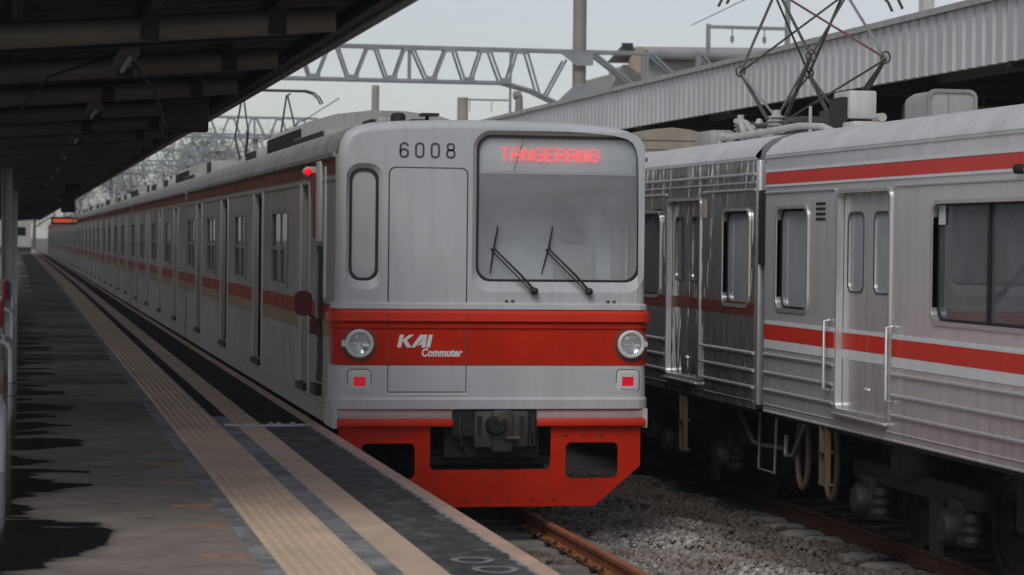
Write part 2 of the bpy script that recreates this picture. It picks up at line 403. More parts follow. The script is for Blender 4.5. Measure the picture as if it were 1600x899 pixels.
class MB:
    def __init__(s): s.v = []; s.f = []; s.m = []; s.sm = []
    def add(s, vs, fs, m=0, smooth=False):
        o = len(s.v)
        s.v += [tuple(p) for p in vs]
        for f in fs:
            s.f.append(tuple(i+o for i in f)); s.m.append(m); s.sm.append(smooth)
        return s
    def box(s, x0, x1, y0, y1, z0, z1, m=0, bev=0.0):
        if bev <= 0:
            v = [(x, y, z) for z in (z0, z1) for y in (y0, y1) for x in (x0, x1)]
            return s.add(v, [(0, 2, 3, 1), (4, 5, 7, 6), (0, 1, 5, 4), (2, 6, 7, 3), (0, 4, 6, 2), (1, 3, 7, 5)], m)
        bm = bmesh.new()
        bmesh.ops.create_cube(bm, size=1)
        for q in bm.verts:
            q.co = Vector(((x0+x1)/2+q.co.x*(x1-x0), (y0+y1)/2+q.co.y*(y1-y0), (z0+z1)/2+q.co.z*(z1-z0)))
        bmesh.ops.bevel(bm, geom=list(bm.edges), offset=bev, segments=2, affect='EDGES', profile=0.5)
        return s.frombm(bm, m)
    def frombm(s, bm, m=0, smooth=True):
        bm.verts.index_update()
        s.add([q.co for q in bm.verts], [[q.index for q in f.verts] for f in bm.faces], m, smooth)
        bm.free()
        return s
    def tube(s, pts, r, n=8, m=0, cap=True, closed=False):
        pts = [Vector(p) for p in pts]
        rs = r if isinstance(r, (list, tuple)) else [r]*len(pts)
        N = len(pts); vs = []; a = None
        for k, p in enumerate(pts):
            if closed: d = pts[(k+1) % N]-pts[k-1]
            else: d = pts[min(k+1, N-1)]-pts[max(k-1, 0)]
            d.normalize()
            if a is None:
                a = d.orthogonal().normalized()
            a = (a-d*a.dot(d))
            if a.length < 1e-6: a = d.orthogonal()
            a.normalize()
            b = d.cross(a)
            for i in range(n):
                t = 2*PI*(i+0.5)/n
                vs.append(p+(a*math.cos(t)+b*math.sin(t))*rs[k])
        fs = []
        for k in range(N if closed else N-1):
            q = (k+1) % N
            for i in range(n):
                j = (i+1) % n
                fs.append((k*n+i, k*n+j, q*n+j, q*n+i))
        s.add(vs, fs, m, True)
        if cap and not closed:
            o = len(s.v)-len(vs)
            s.f.append(tuple(o+i for i in reversed(range(n)))); s.m.append(m); s.sm.append(False)
            s.f.append(tuple(o+(N-1)*n+i for i in range(n))); s.m.append(m); s.sm.append(False)
        return s
    def lathe(s, prof, org, axis='y', n=20, m=0, smooth=True):
        """profile of (radius, distance along axis)"""
        vs = []
        for (r, h) in prof:
            for i in range(n):
                t = 2*PI*i/n
                c, q = r*math.cos(t), r*math.sin(t)
                p = {'y': (c, h, q), 'x': (h, c, q), 'z': (c, q, h)}[axis]
                vs.append((org[0]+p[0], org[1]+p[1], org[2]+p[2]))
        fs = []
        for k in range(len(prof)-1):
            for i in range(n):
                j = (i+1) % n
                fs.append((k*n+i, k*n+j, (k+1)*n+j, (k+1)*n+i))
        return s.add(vs, fs, m, smooth)
    def plate(s, outline, holes, to3, d0, d1, m=0, mside=None):
        """flat sheet with openings and thickness; to3(a, b, d) -> point"""
        mside = m if mside is None else mside
        loops = [outline]+list(holes)
        pl = [[Vector((a, b, 0)) for a, b in l] for l in loops]
        tris = tessellate_polygon(pl)
        flat = [q for l in loops for q in l]
        s.add([to3(a, b, d0) for a, b in flat], tris, m)
        s.add([to3(a, b, d1) for a, b in flat], [t[::-1] for t in tris], m)
        for l in loops:
            n = len(l)
            s.add([to3(a, b, d) for d in (d0, d1) for a, b in l], [(i, (i+1) % n, n+(i+1) % n, n+i) for i in range(n)], mside)
        return s
    def sweep(s, prof, path, m=0, smooth=False, closed_prof=False):
        """prof(k) rows of points per path station: list of rings -> skin"""
        n = len(prof[0]); vs = [q for row in prof for q in row]
        fs = []
        for k in range(len(prof)-1):
            for i in range(n if closed_prof else n-1):
                j = (i+1) % n
                fs.append((k*n+i, k*n+j, (k+1)*n+j, (k+1)*n+i))
        return s.add(vs, fs, m, smooth)
    def mesh(s, name, mats):
        me = bpy.data.meshes.new(name)
        me.from_pydata(s.v, [], s.f)
        for k in (mats if isinstance(mats, (list, tuple)) else [mats]): me.materials.append(MT[k])
        me.polygons.foreach_set('material_index', s.m)
        me.polygons.foreach_set('use_smooth', s.sm)
        bm = bmesh.new(); bm.from_mesh(me)
        bmesh.ops.recalc_face_normals(bm, faces=list(bm.faces))
        bm.to_mesh(me); bm.free()
        if any(s.sm): me.set_sharp_from_angle(angle=R(40))
        me.update()
        return me
    def build(s, name, mats, parent=None, loc=None, label=None):
        return link(name, s.mesh(name, mats), parent, loc, label)

def link(name, data, parent=None, loc=None, label=None):
    o = bpy.data.objects.new(name, data)
    COL.objects.link(o)
    if parent: o.parent = parent
    if loc: o.location = loc
    if label: o['label'] = label
    return o

def thing(name, label, cat, loc=(0, 0, 0), group=None):
    o = link(name, None, None, loc)
    tag(o, label, cat, group)
    return o

def tag(o, label=None, cat=None, group=None, kind=None):
    if label: o['label'] = label
    if cat: o['category'] = cat
    if group: o['group'] = group
    if kind: o['kind'] = kind
    return o

def copy_tree(o, loc=None, parent=None):
    c = o.copy(); COL.objects.link(c)
    if parent: c.parent = parent
    if loc is not None: c.location = loc
    for ch in list(o.children): copy_tree(ch, None, c)
    return c

XZ = lambda y0: (lambda a, b, d: (a, y0+d, b))          # sheet facing the camera
def YZ(x0, sgn=1): return lambda a, b, d: (x0+sgn*d, a, b)

# ================================================================== SETTING
def flat(name, x0, x1, ys, z, mat, parent=None, drift=0.0, kind=None):
    mb = MB()
    dx = lambda y: drift*(min(y, 85)-12)
    for k in range(len(ys)-1):
        a, b = ys[k], ys[k+1]
        mb.add([(x0+dx(a), a, z), (x1+dx(a), a, z), (x1+dx(b), b, z), (x0+dx(b), b, z)], [(0, 1, 2, 3)])
    o = mb.build(name, mat, parent)
    if kind: o['kind'] = kind
    return o

g = flat('ground', -1500, 1500, [-200, 2500], -0.62, 'ground', kind='structure')

PZ = 0.87
PE = 2.70
DR = 0.0022
pb = MB()
pb.box(-2.9, PE-0.03, 2, 300, -0.6, PZ-0.10)
platform = pb.build('platform', 'platform_wall')
platform['kind'] = 'structure'
ysx = [2, 85, 300]
def pstrip(name, x0, x1, mat, z1=PZ, d0=DR, d1=DR, ysx=(2, 85, 300)):
    mb = MB(); vs = []
    for y in ysx:
        a, b = x0+d0*(min(y, 85)-12), x1+d1*(min(y, 85)-12)
        vs += [(a, y, PZ-0.11), (b, y, PZ-0.11), (b, y, z1), (a, y, z1)]
    fs = []
    for k in range(len(ysx)-1):
        for i in range(4):
            j = (i+1) % 4
            fs.append((k*4+i, k*4+j, k*4+4+j, k*4+4+i))
    fs.append((0, 3, 2, 1)); q = (len(ysx)-1)*4
    fs.append((q, q+1, q+2, q+3))
    mb.add(vs, fs)
    return mb.build(name, mat, platform)
pstrip('walkway', -2.95, 1.235, 'wet', PZ, 0, DR)
pstrip('paving_strip', 1.235, 1.335, 'grey_paving')
pstrip('tactile_bed', 1.335, 1.79, 'tactile', PZ-0.006)
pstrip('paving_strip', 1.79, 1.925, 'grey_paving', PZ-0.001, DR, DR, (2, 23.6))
pstrip('shaded_strip', 1.79, 1.925, 'shaded_paving', PZ-0.001, DR, DR, (23.6, 85, 300))
pstrip('yellow_band', 1.925, 2.15, 'band', PZ+0.002)
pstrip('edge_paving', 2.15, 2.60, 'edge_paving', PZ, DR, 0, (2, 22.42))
pstrip('shaded_strip', 2.15, 2.60, 'shaded_paving', PZ, DR, 0, (22.42, 85, 300))  # beyond the train front the shade is in the strip's colour
pstrip('coping', 2.60, PE, 'coping', PZ+0.003, 0, 0)
# ribbed tactile tiles, one object each while they can be told apart
tw, tl = 0.447, 0.30
def ribs(mb, y0, y1, top):
    for k in range(7):
        c = 0.036+k*0.0625
        mb.add([(c-0.021, y0, top), (c+0.021, y0, top), (c+0.012, y0, top+0.006), (c-0.012, y0, top+0.006),
                (c-0.021, y1, top), (c+0.021, y1, top), (c+0.012, y1, top+0.006), (c-0.012, y1, top+0.006)],
               [(1, 5, 6, 2), (2, 6, 7, 3), (3, 7, 4, 0), (0, 1, 2, 3)])
tmb = MB(); tmb.box(0, tw, 0.0015, tl-0.0015, -0.02, 0.0); ribs(tmb, 0.004, tl-0.004, 0.0)
tme = tmb.mesh('tactile_tile', 'tactile')
for k in range(185):
    y = 6+k*tl
    o = link('tactile_tile', tme, platform, (1.339+DR*(y-12), y, PZ+random.uniform(-0.001, 0.001)))
yf = 6+185*tl
smb = MB()
for a, b in ((yf, 85), (85, 300)):
    n = 6
    for k in range(n):
        ya, yb = a+(b-a)*k/n, a+(b-a)*(k+1)/n
        da, db = DR*(min(ya, 85)-12), DR*(min(yb, 85)-12)
        smb.add([(1.339+da, ya, PZ), (1.786+da, ya, PZ), (1.786+db, yb, PZ), (1.339+db, yb, PZ)], [(0, 1, 2, 3)])
        for q in range(7):
            c = 1.339+0.036+q*0.0625
            smb.add([(c-0.019+da, ya, PZ), (c-0.012+da, ya, PZ+0.006), (c+0.012+da, ya, PZ+0.006), (c+0.019+da, ya, PZ),
                     (c-0.019+db, yb, PZ), (c-0.012+db, yb, PZ+0.006), (c+0.012+db, yb, PZ+0.006), (c+0.019+db, yb, PZ)],
                    [(0, 4, 5, 1), (1, 5, 6, 2), (2, 6, 7, 3)])
o = smb.build('tactile_strip', 'tactile', platform); o['kind'] = 'stuff'

# painted marks on the platform
for k, y in enumerate((11.9, 13.2, 14.59, 15.71, 17.15, 18.6)):
    mb = MB()
    z = PZ+0.004
    x0 = 0.975
    mb.box(x0, x0+0.085, y-0.035, y+0.06, z-0.003, z)
    mb.box(x0+0.10, x0+0.25, y+0.035, y+0.06, z-0.003, z)
    mb.box(x0+0.10, x0+0.25, y-0.035, y-0.008, z-0.003, z)
    mb.build('orange_mark', 'orange_mark', platform)
mb = MB()
z = PZ+0.007
for (a, b, y, d) in ((1.84, 2.18, 22.36, 0.20), (2.18, 2.60, 22.28, 0.24)):
    mb.box(a, b, y, y+d, z-0.006, z)
for x in (2.05, 2.26, 2.33, 2.46):
    mb.box(x, x+0.035, 22.5, 22.74, z-0.006, z-0.001)
mb.build('stop_line', 'white_mark', platform)
for (cx, cy, ra) in ((2.36, 12.90, 0.115), (2.41, 12.52, 0.12)):
    mb = MB(); n = 28
    vs = []
    for q, r in enumerate((ra, ra-0.04)):
        for i in range(n):
            t = 2*PI*i/n
            k = r*(1+0.06*math.sin(3*t+cy))
            vs.append((cx+k*math.cos(t), cy+k*1.15*math.sin(t), PZ+0.004))
    mb.add(vs, [(i, (i+1) % n, n+(i+1) % n, n+i) for i in range(n)])
    mb.build('painted_ring', 'ring_mark', platform)

# far platform across the second track
p2 = MB(); p2.box(9.95, 22, 2, 260, -0.6, PZ); p2b = p2.build('far_platform', 'platform_wall'); p2b['kind'] = 'structure'

# ballast bed: an uneven sheet, and loose stones where they can be seen
BZ = -0.235
def bed_h(x, y):
    return BZ + 0.035*np.sin(x*2.1+y*0.7)*np.sin(y*1.3-x) + 0.025*np.sin(x*5.3+y*3.1) - 0.060/(1+np.exp(-(x-6.55)/0.09))
nx, ny = 60, 160
xs = np.linspace(2.68, 9.96, nx); ys_ = np.concatenate([np.linspace(8, 40, ny-20), np.linspace(41, 300, 20)])
gx, gy = np.meshgrid(xs, ys_)
gz = bed_h(gx, gy) - 0.02
vv = np.stack([gx, gy, gz], -1).reshape(-1, 3)
ff = [(j*nx+i, j*nx+i+1, (j+1)*nx+i+1, (j+1)*nx+i) for j in range(ny-1) for i in range(nx-1)]
me = bpy.data.meshes.new('track_bed'); me.from_pydata(vv.tolist(), [], ff); me.materials.append(MT['ballast_bed'])
me.polygons.foreach_set('use_smooth', [True]*len(ff))
o = link('track_bed', me); o['kind'] = 'structure'

def stones(n, x0, x1, y0, y1, smin, smax, hexp=2.0):
    bm = bmesh.new(); bmesh.ops.create_icosphere(bm, subdivisions=1, radius=1)
    bv = np.array([q.co[:] for q in bm.verts]); bf = np.array([[q.index for q in f.verts] for f in bm.faces]); bm.free()
    # nearer ground gets more stones
    y = y0+(y1-y0)*rng.random(n)**1.7
    x = x0+(x1-x0)*rng.random(n)
    s = smin+(smax-smin)*rng.random(n)**hexp
    z = bed_h(x, y)+s*0.15+rng.random(n)*0.02
    ang = rng.random((n, 3))*2*PI
    V = np.repeat(bv[None], n, 0)*(0.75+0.5*rng.random((n, len(bv), 1)))
    V[..., 0] *= s[:, None]*(0.8+0.5*rng.random((n, 1))); V[..., 1] *= s[:, None]; V[..., 2] *= s[:, None]*(0.5+0.4*rng.random((n, 1)))
    ca, sa = np.cos(ang[:, 0:1]), np.sin(ang[:, 0:1])
    X, Y = V[..., 0]*ca-V[..., 1]*sa, V[..., 0]*sa+V[..., 1]*ca
    tb, sb = np.cos(ang[:, 1:2]*0.12), np.sin(ang[:, 1:2]*0.12)
    X, Z = X*tb-V[..., 2]*sb, X*sb+V[..., 2]*tb
    V = np.stack([X+x[:, None], Y+y[:, None], Z+z[:, None]], -1).reshape(-1, 3)
    F = (bf[None]+(np.arange(n)*len(bv))[:, None, None]).reshape(-1, 3)
    m = bpy.data.meshes.new('ballast')
    m.vertices.add(len(V)); m.vertices.foreach_set('co', V.astype(np.float32).ravel())
    m.loops.add(F.size); m.loops.foreach_set('vertex_index', F.astype(np.int32).ravel())
    m.polygons.add(len(F)); m.polygons.foreach_set('loop_start', (np.arange(len(F))*3).astype(np.int32))
    m.update(calc_edges=True)
    m.materials.append(MT['stone'])
    return m
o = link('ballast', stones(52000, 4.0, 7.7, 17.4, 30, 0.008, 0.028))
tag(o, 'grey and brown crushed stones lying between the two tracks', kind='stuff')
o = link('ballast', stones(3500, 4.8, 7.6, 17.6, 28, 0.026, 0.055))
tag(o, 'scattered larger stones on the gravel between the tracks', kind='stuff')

# rails, sleepers
def rail_mesh(mat):
    # foot, web, head; swept along y with the top of the head at z = 0
    h = [(-0.065, -0.153), (0.065, -0.153), (0.065, -0.140), (0.012, -0.122), (0.010, -0.045), (0.034, -0.034), (0.034, -0.006),
         (0.028, 0), (-0.028, 0), (-0.034, -0.006), (-0.034, -0.034), (-0.010, -0.045), (-0.012, -0.122), (-0.065, -0.140)]
    mb = MB(); n = len(h)
    mb.sweep([[(a, y, b) for a, b in h] for y in (8, 40, 300)], None, 0, False, True)
    mb.add([(a, 8, b) for a, b in h], [tuple(range(n))])
    return mb.mesh('rail', mat)
T1, T2 = 4.193, 8.36
GA = 0.5335+0.034
rme = rail_mesh('rail'); rme2 = rail_mesh('rail_dark')
for x, z, m, lab in ((T1-GA, 0, rme, 'rusty rail hidden beside the platform wall under the red train'),
                     (T1+GA, 0, rme, 'rusty orange-brown rail running out from under the red skirt'),
                     (T2-GA, -0.10, rme2, 'dark grimy rail under the near wheels of the stainless train'),
                     (T2+GA, -0.10, rme2, 'dark rail under the far wheels of the stainless train')):
    tag(link('rail', m, None, (x, 0, z)), lab, 'rail', 'rails of the two tracks')
smb = MB()
prof = [(-1.0, -0.30), (1.0, -0.30), (1.0, -0.185), (0.86, -0.160), (0.3, -0.172), (-0.3, -0.172), (-0.86, -0.160), (-1.0, -0.185)]
smb.sweep([[(a*1.0, y, b) for a, b in prof] for y in (-0.11, 0.11)], None, 0, False, True)
n = len(prof)
smb.add([(a, -0.11, b) for a, b in prof], [tuple(range(n))]); smb.add([(a, 0.11, b) for a, b in prof], [tuple(range(n))[::-1]])
sme = smb.mesh('sleeper', 'sleeper')
def coil(mb, x, sx):
    pts = []
    for k in range(15):
        t = k/14*1.6*PI
        pts.append((x+sx*(0.095+0.042*math.cos(t)), 0.055*math.sin(t)+0.01, -0.112+0.012*math.sin(2*t)))
    mb.tube(pts, 0.011, 6)
    mb.box(x+sx*0.068-0.02, x+sx*0.068+0.02, -0.05, 0.05, -0.158, -0.134)
cmeshes = []
for x, sx in ((-GA, -1), (-GA, 1), (GA, -1), (GA, 1)):
    mb = MB(); coil(mb, x, sx); cmeshes.append(mb.mesh('rail_clip', 'clip'))
def sleeper(x, y, z, lab, grp, clips=True):
    o = link('sleeper', sme, None, (x, y, z))
    tag(o, lab, 'sleeper', grp)
    if clips:
        for c in cmeshes: link('rail_clip', c, o)
for k in range(12):
    sleeper(T1, 17.45+0.6*k, 0, 'stained concrete sleeper with rusty clips under the red train track', 'sleepers of the red train track', True)
for k in range(18):
    sleeper(T2, 16.3+0.6*k, -0.10+random.uniform(-0.01, 0.01), 'pale concrete sleeper end showing at the edge of the gravel', 'sleepers of the stainless train track', False)

# ================================================================== RED TRAIN
FY = 22.0
train = thing('commuter_train', 'white and red electric commuter train numbered 6008 standing at the platform', 'train', (T1, FY, 0))
HW = 1.408
OFF = -0.01
# local coordinates: x across (0 = track centre), y back along the train (0 = face), z up from rail
half = [(-HW, 0.885), (-HW, 1.2), (-HW, 1.6), (-HW, 2.2), (-HW+0.002, 2.8), (-HW+0.008, 3.20)]
arc = [(-1.395, 3.30), (-1.375, 3.40), (-1.325, 3.49), (-1.24, 3.545), (-1.10, 3.578), (-0.85, 3.598), (-0.5, 3.612), (0.0, 3.620)]
sec = half+arc
sec = sec+[(-a, b) for a, b in reversed(sec[:-1])]
sec = [(a+OFF, b) for a, b in sec]
def inset(poly, d):
    out = []
    N = len(poly)
    for i in range(N):
        a = Vector(poly[max(i-1, 0)]); b = Vector(poly[min(i+1, N-1)])
        t = (b-a).normalized(); nrm = Vector((t.y, -t.x))
        p = Vector(poly[i])+nrm*d
        out.append((p.x, p.y if i not in (0, N-1) else poly[i][1]))
    return out
WS_O, WS_I = rr(-0.205, 1.372, 2.085, 3.525, 0.17, 8), rr(-0.165, 1.338, 2.178, 3.488, 0.13, 8)
SW_O, SW_I = rr(-1.335, -1.012, 2.10, 3.215, 0.125, 7), rr(-1.305, -1.042, 2.178, 3.172, 0.10, 7)
RC = 0.10
fb = MB()
rings = []
for k in range(7):
    t = k/6*PI/2
    rings.append([(a, RC*(1-math.sin(t)), b) for a, b in inset(sec, RC*(1-math.cos(t))*0.8)])
fb.sweep(rings, None, 0, True)
face_o = inset(sec, RC*0.8)
loops = [face_o, WS_O, SW_O]
tris = tessellate_polygon([[Vector((a, b, 0)) for a, b in l] for l in loops])
fb.add([(a, 0, b) for l in loops for a, b in l], tris, 0)
def ring(mb, A, ya, B, yb, m, smooth=False):
    n = len(A)
    mb.add([(a, ya, b) for a, b in A]+[(a, yb, b) for a, b in B], [(i, (i+1) % n, n+(i+1) % n, n+i) for i in range(n)], m, smooth)
ring(fb, WS_O, 0, WS_I, 0.035, 0); ring(fb, WS_I, 0.035, WS_I, 0.06, 1)
ring(fb, SW_O, 0, SW_I, 0.035, 0); ring(fb, SW_I, 0.035, SW_I, 0.06, 1)
fb.build('front_panel', ['face_white', 'rust_rim'], train)

def gasket(mb, A, w, y, dep, m=0):
    """rubber ring just inside outline A (convex, shrunk towards its middle)"""
    cx = sum(p[0] for p in A)/len(A); cz = sum(p[1] for p in A)/len(A)
    hx = max(p[0] for p in A)-cx; hz = max(p[1] for p in A)-cz
    B = [(cx+(a-cx)*(1-w/hx), cz+(b-cz)*(1-w/hz)) for a, b in A]
    mb.plate(A, [B], XZ(y), 0, dep, m)
    return B
def fr(o): return o
# windscreen
mb = MB(); B = gasket(mb, WS_I, 0.022, 0.038, 0.03); ws = mb.build('windscreen_frame', 'black', train)
mb = MB(); mb.add([(a, 0.052, b) for a, b in B], [tuple(range(len(B)))]); mb.build('windscreen', 'windscreen', ws)
mb = MB(); B = gasket(mb, SW_I, 0.026, 0.038, 0.03); sw = mb.build('front_window', 'black', train)
mb = MB(); mb.add([(a, 0.052, b) for a, b in B], [tuple(range(len(B)))]); mb.build('pane', 'window_grey', sw)
# things behind the windscreen
mb = MB(); mb.box(-0.14, 1.31, 0.085, 0.33, 3.165, 3.46, 0, 0.01); mb.box(-0.14, 1.31, 0.075, 0.10, 3.145, 3.163, 1); db = mb.build('destination_display', ['cab', 'bezel'], train)
FONT = {'T': '11111 00100 00100 00100 00100 00100 00100', 'A': '01110 10001 10001 11111 10001 10001 10001',
        'N': '10001 11001 11001 10101 10011 10011 10001', 'G': '01110 10001 10000 10111 10001 10001 01110',
        'E': '11111 10000 10000 11110 10000 10000 11111', 'R': '11110 10001 10001 11110 10100 10010 10001'}
mb = MB(); px = 0.91/(9*6-1); py = 0.118/6.6
for ci, ch in enumerate('TANGERANG'):
    for ri, row in enumerate(FONT[ch].split()):
        for k, b in enumerate(row):
            if b == '1':
                x = 0.055+(ci*6+k)*px; zz = 3.374-ri*py
                mb.box(x, x+px*(0.95 if ri % 2 else 0.8), 0.066, 0.072, zz-py*(0.85 if ri % 2 else 0.5), zz)
mb.build('led_lettering', 'led', db)
mb = MB(); mb.box(-0.14, 1.31, 0.10, 0.104, 2.79, 3.143); mb.build('sun_blind', 'blind', train)
mb = MB(); mb.box(-1.32, 1.33, 0.44, 0.48, 1.1, 3.5, 0); mb.box(-1.32, 1.33, 0.12, 0.40, 2.02, 2.10, 1, 0.02); mb.box(0.3, 1.1, 0.16, 0.36, 2.10, 2.20, 1, 0.03)
mb.box(-0.05, 0.45, 0.43, 0.44, 1.2, 3.1, 0); mb.box(0.62, 1.0, 0.36, 0.42, 2.05, 2.52, 1, 0.03); mb.box(0.70, 0.92, 0.36, 0.42, 2.54, 2.66, 1, 0.03); mb.box(1.16, 1.28, 0.38, 0.43, 2.15, 3.0, 1, 0.02)
mb.build('cab_interior', ['cab', 'interior', 'blind'], train)
mb = MB(); mb.tube([(0.27, 0.08, 3.46), (0.14, 0.08, 3.05), (-0.05, 0.08, 2.68)], 0.005, 6); mb.build('reflected_line', 'black', train)  # thin rod imitating a dark line reflected in the glass

# front emergency door: a leaf standing a little proud inside a dark joint
DX0, DX1 = -0.955, -0.252
mb = MB()
jo, ji = rr(DX0-0.006, DX1+0.006, 1.19, 3.188, 0.06), rr(DX0+0.006, DX1-0.006, 1.202, 3.176, 0.055)
mb.plate(jo, [ji], XZ(-0.003), 0, 0.003, 1)
top = [q for q in rr(DX0+0.006, DX1-0.006, 1.925, 3.176, 0.055)]
leaf = [(DX0+0.006, 1.925), (DX1-0.006, 1.925)]+[q for q in rr(DX0+0.006, DX1-0.006, 1.0, 3.176, 0.055) if q[1] > 2]
mb.plate(leaf, [], XZ(-0.007), 0, 0.007, 0)
mb.build('front_door', ['face_white', 'groove'], train)

# sections that wrap round the nose
def nose_path(p, side_y):
    """outline in plan, pushed out by p: back along one side, round the corners, across the face"""
    r = RC; o = []
    xl, xr = OFF-HW, OFF+HW
    o.append((xl-p, side_y))
    for k in range(6):
        t = k/5*PI/2
        o.append((xl+r-(r+p)*math.cos(t), r-(r+p)*math.sin(t)))
    for k in range(6):
        t = PI/2-k/5*PI/2
        o.append((xr-r+(r+p)*math.cos(t), r-(r+p)*math.sin(t)))
    o.append((xr+p, side_y))
    return o
def nose(mb, prof, side_y, m=0, clipx=None):
    rows = []
    for (z, p, ex) in prof:
        rows.append([(x, y, z) for x, y in nose_path(p, side_y+ex)])
    return mb.sweep(rows, None, m, False)
mb = MB()
nose(mb, [(1.432, 0.0, -0.10), (1.436, 0.020, -0.10), (1.62, 0.020, 0.0), (1.752, 0.020, 0.02), (1.764, 0.034, 0.02), (1.802, 0.034, 0.02), (1.806, 0.010, 0.02), (1.822, 0.010, 0.02)], 0.27, 0)
nose(mb, [(1.822, 0.010, 0.02), (1.826, 0.062, 0.02), (1.895, 0.056, 0.02), (1.922, 0.040, 0.02), (1.926, 0.0, 0.02)], 0.27, 1)
mb.build('red_band', ['red', 'red_bright'], train)
mb = MB()
nose(mb, [(1.040, -0.02, 0), (1.044, 0.034, 0), (1.125, 0.036, 0), (1.150, 0.020, 0), (1.400, 0.014, 0), (1.431, 0.012, 0)], 0.40, 0)
nose(mb, [(1.928, 0.0, 0), (1.932, 0.030, 0), (1.975, 0.026, 0), (1.992, 0.0, 0)], 0.2, 0)
mb.build('lower_panel', 'face_white', train)
mb = MB()
for x in (DX0, DX1):
    mb.box(x-0.004, x+0.004, -0.0225, -0.010, 1.436, 1.752)
    mb.box(x-0.004, x+0.004, -0.0365, -0.010, 1.765, 1.801)
    mb.box(x-0.004, x+0.004, -0.064, -0.012, 1.826, 1.893)
    mb.box(x-0.003, x+0.003, -0.0215, -0.008, 1.198, 1.432)
mb.box(DX0, DX1, -0.0225, -0.01, 1.192, 1.199)
mb.box(DX0-0.01, DX1+0.01, -0.024, -0.01, 1.165, 1.185, 1)
mb.build('door_joint', ['groove', 'bezel'], train)
# headlights, tail lights
for hx in (-1.213, 1.25):
    sx = 1 if hx > 0 else -1
    y0 = -0.020
    mb = MB()
    mb.lathe([(0.118, y0+0.0), (0.128, y0-0.03), (0.126, y0-0.048), (0.112, y0-0.056), (0.094, y0-0.05), (0.088, y0-0.025)], (hx, 0, 1.624), 'y', 32)
    mb.box(hx+sx*0.115, hx+sx*0.150, y0-0.045, y0-0.005, 1.600, 1.648, 0, 0.006)
    hl = mb.build('headlight', 'bezel', train)
    mb = MB(); mb.lathe([(0.162, y0-0.0015), (0.118, y0-0.003)], (hx, 0, 1.62), 'y', 32); mb.build('recess_shade_ring', 'fin_red', hl)  # flat ring; the shade of a recess is put into its darker red
    mb = MB(); mb.lathe([(0.090, y0-0.026), (0.06, y0-0.010), (0.03, y0-0.003), (0.001, y0-0.002)], (hx, 0, 1.624), 'y', 24)
    for dx in (-0.028, 0.022): mb.lathe([(0.014, y0-0.012), (0.010, y0-0.020), (0.001, y0-0.022)], (hx+dx, 0, 1.615), 'y', 10)
    mb.build('reflector', 'reflector', hl)
    mb = MB(); mb.lathe([(0.091, y0-0.040), (0.075, y0-0.053), (0.045, y0-0.062), (0.001, y0-0.066)], (hx, 0, 1.624), 'y', 24); mb.build('lens', 'lens', hl)
for tx in (-1.206, 1.228):
    y0 = -0.016
    mb = MB()
    A, B = rr(tx-0.100, tx+0.100, 1.198, 1.392, 0.035), rr(tx-0.074, tx+0.074, 1.226, 1.366, 0.022)
    mb.plate(A, [B], XZ(y0-0.006), 0, 0.008, 0)
    C_, D_ = rr(tx-0.078, tx+0.078, 1.222, 1.370, 0.024), rr(tx-0.054, tx+0.054, 1.246, 1.330, 0.006)
    mb.plate(C_, [D_], XZ(y0-0.016), 0, 0.012, 0)
    mb.plate(rr(tx-0.108, tx+0.108, 1.190, 1.400, 0.042), [], XZ(y0-0.001), 0, 0.006, 1)
    tl_ = mb.build('tail_light', ['bezel', 'groove'], train)
    mb = MB(); mb.box(tx-0.053, tx+0.053, y0-0.010, y0-0.004, 1.247, 1.329, 0); mb.build('red_lens', 'tail', tl_)
# fleet number, drawn as strokes
def stroke(mb, pts, wdt, y, dep=0.004, closed=False):
    P = [Vector(p) for p in pts]; N = len(P); L = []; Rr = []
    for i in range(N):
        a = P[i-1] if (i or closed) else P[i]; b = P[(i+1) % N] if (i < N-1 or closed) else P[i]
        t = (b-a).normalized(); nrm = Vector((-t.y, t.x))
        L.append(P[i]+nrm*wdt/2); Rr.append(P[i]-nrm*wdt/2)
    vs = [(q.x, y, q.y) for q in L]+[(q.x, y, q.y) for q in Rr]
    k = N if closed else N-1
    mb.add(vs, [(i, (i+1) % N, N+(i+1) % N, N+i) for i in range(k)])
    mb.add([(x, y+dep, z) for x, _, z in vs], [(i, (i+1) % N, N+(i+1) % N, N+i) for i in range(k)])
mb = MB(); H_ = 0.138; W_ = 0.085; z0 = 3.268
for k, ch in enumerate('6008'):
    x = -0.868+k*0.1395; y = -0.003
    if ch == '0': stroke(mb, rr(x+0.009, x+W_-0.009, z0+0.009, z0+H_-0.009, 0.028), 0.018, y, closed=True)
    if ch == '8':
        stroke(mb, rr(x+0.009, x+W_-0.009, z0+0.009, z0+H_*0.54, 0.026), 0.018, y, closed=True)
        stroke(mb, rr(x+0.013, x+W_-0.013, z0+H_*0.54, z0+H_-0.009, 0.024), 0.018, y, closed=True)
    if ch == '6':
        stroke(mb, rr(x+0.009, x+W_-0.009, z0+0.009, z0+H_*0.55, 0.028), 0.018, y, closed=True)
        stroke(mb, [(x+0.009, z0+H_*0.3), (x+0.009, z0+H_-0.045), (x+0.014, z0+H_-0.024), (x+0.03, z0+H_-0.010), (x+W_-0.03, z0+H_-0.010), (x+W_-0.014, z0+H_-0.018), (x+W_-0.009, z0+H_-0.034)], 0.018, y)
mb.build('fleet_number', 'numeral', train)
